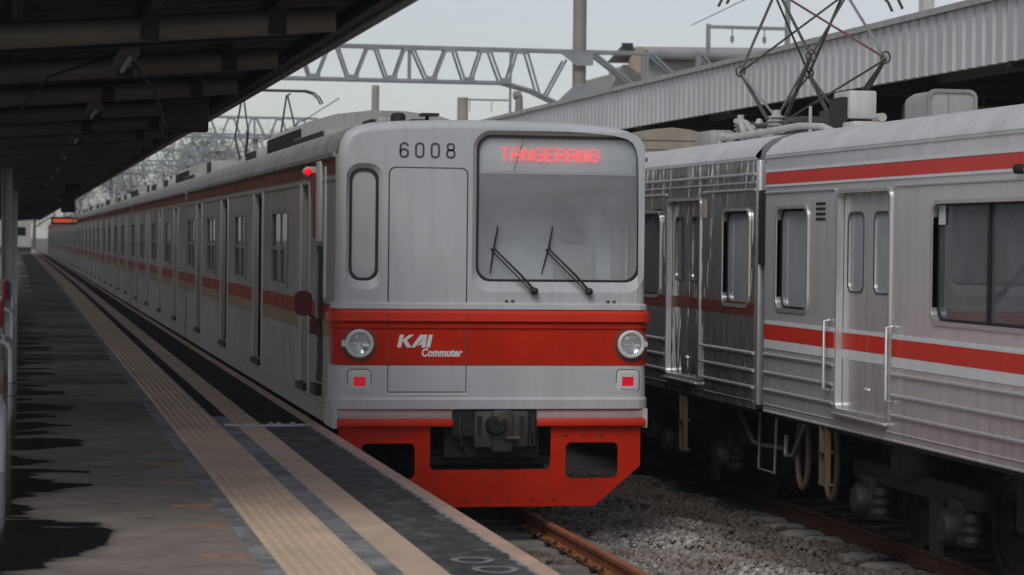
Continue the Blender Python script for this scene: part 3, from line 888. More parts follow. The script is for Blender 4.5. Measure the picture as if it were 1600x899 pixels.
# operator's mark: three heavy slanted letters and a word below
def lett(mb, polys, x0, z0, s, y=-0.0245):
    for poly in polys:
        q = [(x0+(a+0.22*b)*s, z0+b*s) for a, b in poly]
        mb.plate(q, [], XZ(y), 0, 0.004, 0)
mb = MB()
K = [[(0, 0), (0.32, 0), (0.32, 1), (0, 1)], [(0.34, 0.52), (0.78, 0), (1.16, 0), (0.66, 0.56), (1.12, 1), (0.74, 1), (0.34, 0.62)]]
A_ = [[(1.10, 0), (1.42, 0), (1.80, 0.60), (1.92, 0.60), (1.92, 1), (1.62, 1)], [(1.60, 0.10), (1.94, 0.26), (1.94, 0.56), (1.86, 0.56)], [(1.94, 0.0), (2.24, 0.0), (2.16, 1), (1.94, 1)]]
I_ = [[(2.30, 0), (2.62, 0), (2.62, 1), (2.30, 1)]]
lett(mb, K+A_+I_, -0.875, 1.590, 0.113)
mb.build('operator_mark', 'white_letter', train)
def text_mesh(name, body, size, bold, shear):
    cu = bpy.data.curves.new(name, 'FONT'); cu.body = body; cu.size = size; cu.offset = bold; cu.shear = shear; cu.extrude = 0.002; cu.resolution_u = 3
    ob = bpy.data.objects.new(name, cu); COL.objects.link(ob)
    bpy.context.view_layer.update()
    me = bpy.data.meshes.new_from_object(ob.evaluated_get(bpy.context.evaluated_depsgraph_get()))
    bpy.data.objects.remove(ob); bpy.data.curves.remove(cu)
    return me
me = text_mesh('operator_word', 'Commuter', 0.098, 0.0035, 0.18)
wd = max(v.co.x for v in me.vertices)
for v in me.vertices:
    v.co = Vector((v.co.x*0.372/wd, -v.co.z, v.co.y))
me.materials.clear(); me.materials.append(MT['white_letter'])
link('operator_word', me, train, (-0.658, -0.0235, 1.512))
# wipers
for k, px in enumerate((0.356, 0.856)):
    mb = MB()
    tipx, tipz = px-0.362, 2.474
    mb.lathe([(0.034, -0.03), (0.034, -0.06), (0.02, -0.075), (0.001, -0.08)], (px, 0, 2.097), 'y', 12)
    mb.tube([(px, -0.06, 2.10), (px-0.12, -0.05, 2.235), (tipx, 0.0, tipz)], [0.014, 0.011, 0.008], 6)
    mb.tube([(px-0.03, -0.06, 2.10), (tipx-0.028, 0.0, tipz-0.012)], 0.007, 6)
    mb.tube([(tipx-0.028, 0.0, tipz-0.012), (tipx+0.015, 0.0, tipz+0.01)], 0.012, 6)
    wp = mb.build('wiper', 'black', train)
    mb = MB(); mb.tube([(tipx+0.038, 0.028, tipz+0.203), (tipx, 0.02, tipz), (tipx-0.03-0.03*k, 0.028, tipz-0.226)], [0.006, 0.011, 0.006], 6); mb.build('wiper_blade', 'black', wp)
for x0 in (0.10, 1.03):
    mb = MB()
    for dx in (0, 0.055): mb.tube([(x0+dx, -0.004, 2.005), (x0+dx+0.02, -0.02, 2.01)], 0.008, 6)
    mb.build('washer_jet', 'black', train)
# strip and buffer bar under the panel, red skirt
for a, b in ((-1.40, -0.372), (0.398, 1.385)):
    mb = MB(); mb.box(a, b, -0.006, 0.06, 0.955, 1.040, 0, 0.012); mb.box(a+0.02, b-0.02, -0.012, -0.004, 1.034, 1.042, 1); mb.build('valance', ['strip_pink', 'red'], train)
    mb = MB(); mb.box(a-0.0, b+0.012, -0.05, 0.05, 0.886, 0.955, 0, 0.018); mb.build('buffer_bar', 'red_bright', train)
for s_ in (-1, 1):
    mb = MB(); mb.box(OFF+s_*HW-0.02, OFF+s_*HW+0.02, -0.012, 0.6, 0.872, 1.044); mb.build('corner_post', 'face_white', train)
nz = 0.497
sk = [(1.362, 0.884), (0.536, 0.884)]+[(0.536, nz+0.04), (0.524, nz+0.012), (0.496, nz)]+[(-0.522, nz), (-0.55, nz+0.012), (-0.562, nz+0.04)]+[(-0.562, 0.884), (-1.380, 0.884), (-1.380, 0.527), (-0.955, 0.165), (0.942, 0.165), (1.362, 0.527)]
mb = MB()
mb.plate(sk, [rr(0.672, 1.156, 0.414, 0.738, 0.05), rr(-1.176, -0.698, 0.420, 0.736, 0.05)], XZ(0.02), 0, 0.02)
for k in range(6):
    mb.lathe([(0.016, 0.012), (0.013, 0.004), (0.001, 0.002)], (-0.44+k*0.2, 0, 0.235), 'y', 8, 1)
for x0 in (-1.21, 0.665):
    for k in range(4): mb.lathe([(0.016, 0.012), (0.013, 0.004), (0.001, 0.002)], (x0+k*0.165, 0, 0.815), 'y', 8, 1)
mb.build('skirt', ['red', 'fin_red'], train)
# coupler and the dark gear behind it
mb = MB()
mb.box(-0.175, 0.315, -0.05, 0.10, 0.70, 1.025, 0, 0.02)
mb.box(-0.02, 0.17, -0.09, 0.06, 0.66, 1.035, 0, 0.03)
mb.box(-0.15, -0.11, -0.06, 0.03, 0.80, 0.98, 1); mb.box(0.235, 0.275, -0.06, 0.03, 0.80, 0.98, 1)
mb.lathe([(0.085, 0.02), (0.085, -0.14), (0.07, -0.165), (0.001, -0.168)], (0.005, 0, 0.90), 'y', 18, 1)
mb.add([(0.0, -0.17, 0.98), (0.10, -0.17, 0.98), (0.13, -0.14, 0.93), (0.11, -0.12, 0.86), (0.04, -0.17, 0.93), (0.0, -0.06, 0.98), (0.10, -0.06, 0.98), (0.13, -0.06, 0.93), (0.11, -0.06, 0.86), (0.04, -0.06, 0.93)],
       [(0, 1, 2, 3, 4), (0, 5, 6, 1), (1, 6, 7, 2), (2, 7, 8, 3), (3, 8, 9, 4), (4, 9, 5, 0)], 2)
mb.lathe([(0.022, -0.185), (0.001, -0.186)], (0.072, 0, 0.945), 'y', 10, 1)
mb.box(0.10, 0.22, -0.14, 0.02, 0.785, 0.805, 2)
mb.box(0.33, 0.345, 0.0, 0.02, 0.72, 0.90, 0); mb.box(0.33, 0.37, 0.0, 0.02, 0.71, 0.724, 0)
mb.build('coupler', ['coupler_steel', 'dark', 'brown_metal'], train)
mb = MB(); mb.plate(rr(-0.372, 0.398, 0.80, 1.043, 0.03), [], XZ(-0.006), 0, 0.004); mb.build('coupler_gap_shade', 'dark', train)  # flat dark plate over the panel, standing for the shade in the gap
for x in (-0.30, 0.36):
    mb = MB(); mb.tube([(x, -0.01, 0.98), (x-0.01, -0.05, 0.86), (x+0.02, -0.03, 0.72), (x+0.05, 0.15, 0.66)], 0.016, 8); mb.build('hose', 'black', train)
mb = MB()
mb.box(-0.62, 0.60, 0.62, 0.68, 0.45, 1.05, 0)
mb.box(-0.6, 0.58, 0.30, 0.40, 0.52, 0.60, 1, 0.01); mb.box(-0.6, 0.58, 0.34, 0.42, 0.62, 0.655, 1)
mb.box(-0.4, 0.42, 0.1, 0.7, 1.03, 1.06, 0)
mb.box(-0.42, 0.44, 0.10, 18, 0.60, 0.98, 0); mb.box(-1.3, 1.28, 2.9, 18, 0.35, 1.0, 0); mb.box(-1.34, 1.32, 0.12, 19.6, 1.0, 1.14, 0)
mb.build('underframe', ['dark', 'under'], train)

def wheelset(name, mat, parent, y, z=0.43, rad=0.43):
    mb = MB()
    for s_ in (-1, 1):
        x = s_*0.52
        mb.lathe([(0.07, x-0.0), (0.10, x+s_*0.06), (rad*0.55, x+s_*0.03), (rad*0.84, x+s_*0.05), (rad*0.86, x+s_*0.075), (rad, x+s_*0.075), (rad, x-s_*0.03), (rad+0.028, x-s_*0.035), (rad+0.028, x-s_*0.06), (rad*0.84, x-s_*0.06), (rad*0.5, x-s_*0.03), (0.07, x-s_*0.05)], (0, y, z), 'x', 32)
    mb.lathe([(0.08, -0.55), (0.08, 0.55)], (0, y, z), 'x', 12)
    return mb.build(name, mat, parent)
for y in (2.1, 4.2, 15.8, 17.9): wheelset('wheelset', 'wheel', train, y)

# ---- car bodies
DOORS = [7.2, 11.98, 16.76]                # passenger door centres on the leading car
WINS = [4.8, 9.58, 14.36, 18.55]
def side_holes(doors, wins, cab=None):
    h = []
    for d in doors: h.append([(d-0.53, 1.15), (d+0.53, 1.15), (d+0.53, 3.05), (d-0.53, 3.05)])
    for q in wins: h.append(rr(q-0.80, q+0.80, 2.05, 2.83, 0.03, 2))
    if cab: h.append([(cab-0.34, 1.15), (cab+0.34, 1.15), (cab+0.34, 3.06), (cab-0.34, 3.06)])
    return h
def shell(mb, y0, y1, doors, wins, cab=None, front=False, both=True):
    out = [(y0, 0.872), (y1, 0.872), (y1, 3.30), (y0, 3.30)]
    for s_ in (-1, 1):
        h = side_holes(doors, wins, cab) if (both or s_ < 0) else []
        x = OFF+s_*(HW-0.001)
        mb.plate(out, h, YZ(x, -s_), 0, 0.05, 0)
        # stripes: stand 3 mm proud, cut at the door openings
        cuts = sorted([(d-0.53, d+0.53) for d in doors]+([(cab-0.34, cab+0.34)] if cab else []))
        a = y0
        for (c0, c1) in cuts+[(y1, y1)]:
            for (za, zb, m) in ((1.80, 1.955, 2), (1.655, 1.797, 3)):
                if c0-a > 0.05: mb.box(x if s_ > 0 else x-0.004, x+0.004 if s_ > 0 else x, a+0.012, c0-0.03, za, zb, m)
            a = c1
        mb.box(min(x, x+s_*0.006), max(x, x+s_*0.006), y0, y1, 3.125, 3.262, 4)
        mb.box(min(x, x+s_*0.030), max(x, x+s_*0.030), y0, y1, 3.272, 3.312, 1)          # gutter
        mb.box(min(x, x+s_*0.010), max(x, x+s_*0.010), y0, y1, 3.07, 3.085, 0)
        mb.box(min(x, x+s_*0.012), max(x, x+s_*0.012), y0, y1, 1.02, 1.035, 0)
        for d in doors:                      # posts beside each door
            for dy in (-0.565, 0.565):
                mb.box(min(x, x+s_*0.022), max(x, x+s_*0.022), d+dy-0.017, d+dy+0.017, 1.06, 3.068, 5)
            mb.box(min(x, x+s_*0.05), max(x, x+s_*0.05), d-0.50, d+0.50, 1.085, 1.145, 6)
    ra = [(-HW+0.004+OFF, 3.30)]+[(a+OFF, b) for a, b in arc if b > 3.30]
    ra = ra+[(2*OFF-a, b) for a, b in reversed(ra[:-1])]
    mb.sweep([[(a, y, b) for a, b in ra] for y in (y0, (y0+y1)/2, y1)], None, 1, True)
    # floor, end wall
    mb.box(OFF-HW+0.06, OFF+HW-0.06, y0+0.02, y1-0.02, 1.06, 1.12, 6)
    e = [(OFF-HW+0.052, 0.9), (OFF+HW-0.052, 0.9)]+[(a, b) for a, b in reversed(ra)]
    for y in ([y1] if front else [y0, y1]):
        mb.plate(e, [], XZ(y-0.04 if y == y1 else y), 0, 0.04, 0)
    # saloon lining: ceiling and a middle row so that windows are not see-through from end to end
    mb.box(OFF-HW+0.06, OFF+HW-0.06, y0+0.05, y1-0.05, 3.02, 3.05, 7)
    return mb
BODYM = ['side_white', 'roof', 'red_old', 'beige_stripe', 'stripe_lit', 'face_white', 'dark', 'interior']
mb = MB()
shell(mb, 0.12, 19.6, DOORS, WINS, 2.36, True)
mb.build('body', [q if q != 'stripe_lit' else 'stripe_shaded' for q in BODYM], train)

def pdoor_mesh():
    """passenger door seen from outside, local origin at door centre on the outer skin, x grows inwards"""
    mb = MB()
    for s_ in (-1, 1):
        a, b = (0.004, 0.53) if s_ > 0 else (-0.53, -0.004)
        hole = rr(a+0.14, b-0.12, 2.18, 2.94, 0.04, 3)
        mb.plate([(a, 1.15), (b, 1.15), (b, 3.05), (a, 3.05)], [hole], YZ(0.075), 0, 0.03, 0)
        mb.add([(0.09, p, q) for p, q in hole], [tuple(range(len(hole)))], 1)
        mb.box(0.071, 0.075, a+0.01, b-0.01, 1.80, 1.955, 2); mb.box(0.071, 0.075, a+0.01, b-0.01, 1.655, 1.797, 3)
    mb.box(0.07, 0.076, -0.006, 0.006, 1.15, 3.05, 4)
    return mb.mesh('door', ['door_leaf', 'window_dark', 'red_old', 'beige_stripe', 'black'])
DME = pdoor_mesh()
def win_mesh(name='window'):
    mb = MB()
    A, B = rr(-0.825, 0.825, 2.025, 2.855, 0.04, 3), rr(-0.775, 0.775, 2.075, 2.805, 0.03, 3)
    mb.plate(A, [B], YZ(-0.012), 0, 0.03, 0)
    mb.box(0.0, 0.03, -0.775, 0.775, 2.42, 2.46, 0); mb.box(0.002, 0.032, -0.03, 0.03, 2.075, 2.42, 0); mb.box(0.002, 0.032, -0.02, 0.02, 2.46, 2.805, 0)
    return mb
wf = win_mesh().mesh('window', 'sash')
mb = MB(); mb.box(0.012, 0.016, -0.775, 0.775, 2.46, 2.805); WPU = mb.mesh('pane', 'window_saloon')
mb = MB(); mb.box(0.018, 0.022, -0.775, 0.775, 2.075, 2.42); WPL = mb.mesh('pane', 'window_dark')
mb = win_mesh(); mb.box(0.012, 0.016, -0.775, 0.775, 2.46, 2.805, 1); mb.box(0.018, 0.022, -0.775, 0.775, 2.075, 2.42, 2); WALL = mb.mesh('window', ['sash', 'window_saloon', 'window_dark'])
def put(name, me, parent, s_, y):
    o = link(name, me, parent, (OFF+s_*HW, y, 0))
    if s_ > 0: o.rotation_euler = (0, 0, PI)
    return o
for s_ in (-1, 1):
    for d in DOORS: put('door', DME, train, s_, d)
    for q in WINS:
        o = put('window', wf, train, s_, q)
        link('pane', WPU, o); link('pane', WPL, o)
# cab side door
mb = MB()
hole = rr(-0.20, 0.20, 2.15, 2.90, 0.05, 4)
mb.plate([(-0.34, 1.15), (0.34, 1.15), (0.34, 3.06), (-0.34, 3.06)], [hole], YZ(0.06), 0, 0.03, 0)
mb.add([(0.075, p, q) for p, q in hole], [tuple(range(len(hole)))], 1)
mb.box(0.052, 0.06, -0.33, 0.33, 1.80, 1.955, 2); mb.box(0.052, 0.06, -0.33, 0.33, 1.655, 1.797, 3)
cdm = mb.mesh('cab_door', ['side_white', 'window_grey', 'red_old', 'beige_stripe'])
for s_ in (-1, 1):
    o = put('cab_door', cdm, train, s_, 2.36)
    mb = MB(); mb.tube([(0.035, -0.28, 1.45), (0.035, -0.28, 1.62)], 0.01, 6); mb.build('handle', 'trim', o)
    mb = MB()
    for dy in (-0.37, 0.37): mb.box(-0.022, 0.0, dy-0.028, dy+0.028, 1.06, 3.08, 0)
    mb.box(-0.06, 0.0, -0.33, 0.33, 1.08, 1.145, 1)
    mb.build('door_frame', ['face_white', 'dark'], o)
# side post by the nose: light strip, recess with rail, lamp, red fin, board
xs_ = OFF-HW
mb = MB(); mb.box(xs_-0.035, xs_, 1.02, 1.30, 2.52, 3.26, 0, 0.008); mb.box(xs_-0.02, xs_, 0.72, 0.80, 2.0, 3.2, 0); mb.build('side_post', 'bezel', train)
mb = MB(); mb.box(xs_-0.004, xs_, 0.95, 1.42, 1.22, 2.48, 0); mb.tube([(xs_-0.03, 1.18, 1.3), (xs_-0.03, 1.18, 2.42)], 0.016, 8, 1); mb.box(xs_-0.06, xs_, 0.98, 1.4, 1.10, 1.20, 0); mb.build('handrail', ['dark', 'side_white'], train)
mb = MB(); mb.lathe([(0.028, 0.0), (0.042, 0.02), (0.042, 0.10), (0.032, 0.12)], (xs_-0.09, 1.50, 3.17), 'y', 14, 0); mb.box(xs_-0.1, xs_, 1.55, 1.60, 3.12, 3.22, 0)
sl = mb.build('side_lamp', 'bezel', train)
mb = MB(); mb.lathe([(0.035, -0.002), (0.035, -0.02), (0.022, -0.034), (0.001, -0.038)], (xs_-0.09, 1.50, 3.17), 'y', 14); mb.build('lamp_lens', 'marker', sl)
mb = MB(); mb.plate([(1.36, 2.55), (1.40, 3.16), (1.70, 3.16)], [], YZ(xs_-0.05), 0, 0.05); mb.build('red_fin', 'fin_red', train)
mb = MB(); mb.plate([(a, b) for a, b in rr(-0.085, 0.085, 1.83, 2.06, 0.07)], [], lambda a, b, d: (xs_-0.16+a, 1.15+d, b), 0, 0.03, 0)
mb.tube([(xs_-0.12, 1.17, 1.86), (xs_-0.05, 1.17, 1.80), (xs_, 1.17, 1.78)], 0.012, 6, 1); mb.box(xs_-0.10, xs_-0.03, 1.13, 1.17, 1.66, 1.80, 0)
mb.build('oval_board', ['dark_red', 'dark'], train)

# roof gear of the leading car
def ac_mesh(m0='ac_grey'):
    mb = MB()
    pr = [(-0.98, 3.46), (-0.99, 3.80), (-0.93, 3.87), (-0.6, 3.97), (-0.2, 4.02), (0.2, 4.02), (0.6, 3.97), (0.93, 3.87), (0.99, 3.80), (0.98, 3.46)]
    mb.sweep([[(a, y, b) for a, b in pr] for y in (0, 3.9)], None, 0, False)
    mb.add([(a, 0, b) for a, b in pr], [tuple(range(len(pr)))]); mb.add([(a, 3.9, b) for a, b in pr], [tuple(range(len(pr)))])
    for s_ in (-1, 1):
        mb.box(min(s_*0.99, s_*1.0), max(s_*0.99, s_*1.0), 0.06, 3.84, 3.56, 3.80, 1)
        for k in range(9): mb.box(min(s_*1.0, s_*1.012), max(s_*1.0, s_*1.012), 0.06, 3.84, 3.565+k*0.026, 3.577+k*0.026, 2)
    return mb.mesh('air_conditioner', [m0, 'dark', 'under'])
ACM = ac_mesh()
link('air_conditioner', ACM, train, (OFF, 6.6, 0))
mb = MB(); mb.box(-1.12, -0.72, 3.4, 6.4, 3.46, 3.66, 0, 0.02); mb.box(-1.14, -1.121, 3.5, 6.3, 3.52, 3.64, 1); mb.build('roof_vent', ['ac_grey', 'dark'], train)
mb = MB(); mb.box(-0.85, -0.42, 1.55, 2.3, 3.58, 3.70, 0, 0.02); mb.box(-0.9, -0.86, 1.6, 2.2, 3.58, 3.68, 1); mb.build('roof_box', ['ac_grey', 'dark'], train)
mb = MB(); mb.box(-0.60, -0.46, 1.0, 1.3, 3.60, 3.66, 0); mb.lathe([(0.07, 3.6), (0.07, 3.69), (0.05, 3.71), (0.001, 3.715)], (-0.74, 0.95, 0), 'z', 12, 0); mb.box(-0.52, -0.36, 0.92, 1.1, 3.69, 3.715, 0); mb.tube([(-0.46, 1.0, 3.60), (-0.46, 1.0, 3.70)], 0.02, 6, 0)
mb.build('roof_aerial', 'under', train)
mb = MB(); mb.box(0.0, 0.45, 0.9, 1.4, 3.60, 3.66, 0, 0.02); mb.box(-0.4, 0.0, 1.1, 1.2, 3.60, 3.64, 0); mb.build('roof_hatch', 'ac_grey', train)
mb = MB(); mb.lathe([(0.42, 3.58), (0.42, 3.66), (0.36, 3.74), (0.001, 3.78)], (-0.55, 15.2, 0), 'z', 20, 0); mb.tube([(-0.9, 13.0, 3.62), (-0.9, 17.8, 3.62)], 0.03, 6, 0); mb.build('roof_vent', 'ac_grey', train)
mb = MB(); mb.box(-1.0, -0.4, 12.0, 13.6, 3.55, 3.76, 0, 0.03); mb.box(-1.02, -1.001, 12.1, 13.5, 3.58, 3.72, 1); mb.build('roof_box', ['ac_grey', 'dark'], train)

# ---- pantographs: built once around (0, 0) with the base on z = 0
def panto_parts(parent, x, y, z, top=1.36, rust=True):
    W2, KY, KZ = 0.40, 1.27, 0.68
    mb = MB()
    for s_ in (-1, 1):
        mb.tube([(-0.55, s_*0.55, 0.06), (0.55, s_*0.55, 0.06)], 0.035, 8); mb.tube([(s_*0.5, -0.75, 0.03), (s_*0.5, 0.75, 0.03)], 0.03, 8)
    mb.box(-0.2, 0.2, -0.3, 0.3, 0.0, 0.12, 0, 0.01)
    mb.box(0.05, 0.17, -0.45, -0.2, 0.02, 0.18)
    fr_ = mb.build('pantograph', 'panto', parent, (x, y, z))
    def arm(nm, a, b, r, mat):
        m_ = MB(); m_.tube([a, b], r, 8); return m_.build(nm, mat, fr_)
    for sy in (-1, 1):
        for sx in (-1, 1):
            k = (sx*W2, sy*KY, KZ)
            arm('lower_arm', (sx*0.36, sy*0.25, 0.06), k, 0.022, 'panto'); arm('lower_arm', (sx*0.36, -sy*0.10, 0.06), k, 0.014, 'panto_light' if sx < 0 else 'panto')
            arm('upper_arm', k, (sx*W2*0.95, sy*0.08, top-0.06), 0.016, 'panto_light' if (sx*sy) < 0 else 'panto')
            arm('cross_brace', k, (-sx*W2*0.95, sy*0.08, top-0.06), 0.012, 'panto_red' if (sx > 0 and sy < 0 and rust) else 'panto')
            m_ = MB(); pts = [(k[0]+0.05*math.cos(t), k[1], k[2]+0.01+0.06*math.sin(t)) for t in [i*2*PI/12 for i in range(12)]]
            m_.tube(pts, 0.012, 6, closed=True); m_.build('knee_ring', 'panto', fr_)
        arm('lower_arm', (-0.36, sy*0.25, 0.06), (0.38, sy*KY*0.96, KZ-0.03), 0.012, 'panto')
        arm('knee_bar', (-W2, sy*KY, KZ), (W2, sy*KY, KZ), 0.010, 'panto') if False else None
    m_ = MB()
    for sy in (-0.16, 0.16):
        pts = [(-0.98, sy, top-0.20), (-0.93, sy, top-0.10), (-0.84, sy, top-0.02), (-0.70, sy, top+0.02)]
        pts = pts+[(-a, b, c) for a, b, c in reversed(pts)]
        m_.tube(pts, 0.016, 8)
    m_.tube([(-0.42, -0.16, top-0.04), (-0.42, 0.16, top-0.04)], 0.015, 6); m_.tube([(0.42, -0.16, top-0.04), (0.42, 0.16, top-0.04)], 0.015, 6)
    m_.build('collector_head', 'panto', fr_)
    return fr_
# ---- following cars: each a part of the train, with doors, windows and roof gear as its sub-parts
CD, CW = [2.45, 7.23, 12.01, 16.79], [4.84, 9.62, 14.40, 18.75]
mb = MB(); shell(mb, 0.0, 19.55, CD, CW, None, False); mb.box(-1.3, 1.28, 1.0, 18.5, 0.35, 1.0, 6); mb.box(-1.32, 1.3, 0.05, 19.5, 0.98, 1.05, 6)
CARM = mb.mesh('carriage', [q if q != 'stripe_lit' else 'stripe_shaded' for q in BODYM])
CARF = CARM.copy(); CARF.materials[4] = MT['stripe_lit']
mb = MB(); mb.box(-0.55, 0.55, -0.42, 0.0, 1.0, 3.2); GANG = mb.mesh('gangway', 'dark')
NC = 9
for c in range(NC):
    y = 20.0*(c+1)
    car = link('carriage', CARM if c < 4 else CARF, train, (0, y, 0))
    link('gangway', GANG, car)
    for s_ in ((-1, 1) if c == 0 else (-1,)):
        for d in CD: put('door', DME, car, s_, d)
        for q in CW: put('window', WALL, car, s_, q)
    link('air_conditioner', ACM, car, (OFF, 5.4, 0))
    mb = MB(); mb.box(-1.12, -0.72, 2.2, 5.2, 3.46, 3.66, 0, 0.02); mb.box(-1.14, -1.121, 2.3, 5.1, 3.52, 3.64, 1); mb.build('roof_vent', ['ac_grey', 'dark'], car)
    for (yb, ln, hb, xb) in ((0.7, 0.8, 0.26, -0.7), (11.2, 1.5, 0.18, -0.8), (14.0, 0.6, 0.34, -0.55), (16.6, 1.8, 0.20, -0.75)):
        mb = MB(); mb.box(xb-0.25, xb+0.5, yb, yb+ln, 3.55, 3.58+hb, 0, 0.02); mb.box(xb-0.27, xb-0.251, yb+0.05, yb+ln-0.05, 3.58, 3.56+hb, 1); mb.build('roof_box', ['ac_grey', 'dark'], car)
    if c % 3 == 0:
        # pantograph joined into one piece for the depth limit
        fr_ = panto_parts(car, 0, 1.25, 3.64, 1.42, False)
        kids = list(fr_.children); 
        jm = bmesh.new()
        for q in [z_ for z_ in kids if not z_.name.startswith(('cross', 'knee'))]+[fr_]:
            tmp = q.data.copy(); tmp.transform(Matrix.Translation(q.location) if q is fr_ else Matrix.Translation(fr_.location)); jm.from_mesh(tmp)
        for q in kids+[fr_]: bpy.data.objects.remove(q)
        pm = bpy.data.meshes.new('pantograph'); jm.to_mesh(pm); jm.free(); pm.materials.append(MT['panto'])
        for p_ in pm.polygons: p_.material_index = 0
        link('pantograph', pm, car)

# ================================================================== STAINLESS TRAIN
SX = 6.954
st = thing('stainless_train', 'bare stainless steel train with a red and white waist stripe on the second track', 'train', (SX, 0, 0))
SHW = 1.40
CX = SHW                                    # local centre
def s_profile():
    a = [(0.0, 3.36), (-0.012, 3.375), (0.0, 3.40), (0.06, 3.47), (0.16, 3.545), (0.32, 3.595), (0.6, 3.632), (1.0, 3.652), (1.4, 3.658)]
    return a+[(2*CX-x, z) for x, z in reversed(a[:-1])]
def stainless_body(y_end, y_far, holes_near, mats, stripes, ribs_, dcuts, roofm=1):
    """side sheet with openings, raised ribs, roof, ends, floor"""
    mb = MB()
    y0, y1 = min(y_end, y_far), max(y_end, y_far)
    out = [(y0, 0.955), (y1, 0.955), (y1, 3.36), (y0, 3.36)]
    mb.plate(out, holes_near, YZ(0), 0, 0.045, 0)
    mb.plate(out, [], YZ(2*CX, -1), 0, 0.045, 0)
    mb.sweep([[(a, y, b) for a, b in s_profile()] for y in (y0, (y0+y1)/2, y1)], None, roofm, True)
    mb.box(-0.012, 0.0, y0, y1, 3.345, 3.37, 1)
    e = [(0.046, 0.96), (2*CX-0.046, 0.96), (2*CX-0.046, 3.36)]+[(a, b) for a, b in reversed(s_profile()) if 0.05 < a < 2*CX-0.05]+[(0.046, 3.36)]
    for y in (y0, y1-0.04): mb.plate(e, [], XZ(y), 0, 0.04, 0)
    mb.box(0.05, 2*CX-0.05, y0+0.05, y1-0.05, 1.05, 1.10, 3)
    mb.box(0.05, 2*CX-0.05, y0+0.05, y1-0.05, 3.0, 3.03, 4)
    mb.box(1.5, 1.54, y0+0.05, y1-0.05, 1.1, 3.0, 4)
    def runs(cuts):
        a = y0
        for c0, c1 in sorted(cuts)+[(y1, y1)]:
            if c0-a > 0.06: yield a, c0
            a = max(a, c1)
    for (za, zb, m, pr, cuts) in stripes:
        for a, b in runs(cuts): mb.box(-pr, 0, a+0.01, b-0.01, za, zb, m)
    for (z, hh, pr, m, cuts) in ribs_:
        for a, b in runs(cuts):
            mb.add([(0, a+0.02, z-hh), (-pr, a+0.02, z-hh*0.4), (-pr, a+0.02, z+hh*0.4), (0, a+0.02, z+hh), (0, b-0.02, z-hh), (-pr, b-0.02, z-hh*0.4), (-pr, b-0.02, z+hh*0.4), (0, b-0.02, z+hh)],
                   [(0, 4, 5, 1), (1, 5, 6, 2), (2, 6, 7, 3), (0, 1, 2, 3), (7, 6, 5, 4)], m)
    return mb
SM = ['steel', 'roof_light', 'stripe_red', 'dark', 'interior', 'stripe_white', 'trim', 'stripe_faded', 'steel_old']
def sdoor(parent, yc, mats, stripe=True, w=0.65, z0=1.135, z1=2.985, wz=(2.15, 2.81)):
    # frame trim, then two leaves
    mb = MB()
    A = rr(yc-w-0.035, yc+w+0.035, z0-0.03, z1+0.03, 0.085); B = rr(yc-w, yc+w, z0, z1, 0.06)
    mb.plate(A, [B], YZ(-0.014), 0, 0.06, 0)
    mb.box(-0.05, 0.0, yc-w-0.03, yc+w+0.03, z0-0.062, z0-0.035, 0, 0.008)
    mb.build('door_frame', 'trim', parent)
    for s_ in (-1, 1):
        a, b = (yc+0.006, yc+w-0.002) if s_ > 0 else (yc-w+0.002, yc-0.006)
        mb = MB()
        ia, ib = (a+0.055, b-0.10) if s_ < 0 else (a+0.10, b-0.055)
        if s_ > 0: ia, ib = a+0.13, b-0.12
        else: ia, ib = a+0.12, b-0.13
        hole = rr(ia, ib, wz[0], wz[1], 0.08, 4)
        mb.plate([(a, z0), (b, z0), (b, z1), (a, z1)], [hole], YZ(0.05), 0, 0.035, 0)
        h2 = rr(ia-0.015, ib+0.015, wz[0]-0.015, wz[1]+0.015, 0.09, 4)
        mb.plate(h2, [hole], YZ(0.044), 0, 0.008, 5)
        mb.add([(0.065, p, q) for p, q in hole], [tuple(range(len(hole)))], 1)
        if stripe:
            mb.box(0.047, 0.05, a, b, 1.787, 1.82, 3); mb.box(0.047, 0.05, a, b, 1.645, 1.785, 2); mb.box(0.047, 0.05, a, b, 1.56, 1.643, 3)
        elif parent:
            mb.box(0.047, 0.05, a, b, 1.85, 1.97, 6)
        mb.lathe([(0.016, 0.05), (0.016, 0.04), (0.001, 0.036)], (0, yc+s_*0.03, 1.33), 'x', 8, 4)
        mb.build('door', mats, parent)
    mb = MB(); mb.box(0.06, 0.075, yc-0.012, yc+0.012, z0, z1); mb.build('door_seal', 'black', parent)
SDM = ['steel_door', 'window_grey', 'stripe_red', 'stripe_white', 'trim', 'groove', 'stripe_faded']
def swin(parent, ya, yb, za, zb, panes=1, rad=0.10, glassm='window', notice=False):
    mb = MB()
    A = rr(ya-0.035, yb+0.035, za-0.035, zb+0.03, rad+0.02); B = rr(ya, yb, za, zb, rad)
    mb.plate(A, [B], YZ(-0.012), 0, 0.05, 0)
    if panes == 2:
        c = (ya+yb)/2; mb.box(0.025, 0.05, c-0.018, c+0.018, za, zb, 1)
    mb.plate(B, [rr(ya+0.02, yb-0.02, za+0.02, zb-0.02, rad-0.01)], YZ(0.038), 0, 0.02, 1)
    mb.add([(0.05, p, q) for p, q in B], [tuple(range(len(B)))], 2)
    if notice: mb.box(0.034, 0.037, yb-0.17, yb-0.03, zb-0.16, zb-0.01, 3)
    mb.build('window', ['trim', 'black', glassm, 'paper'], parent)

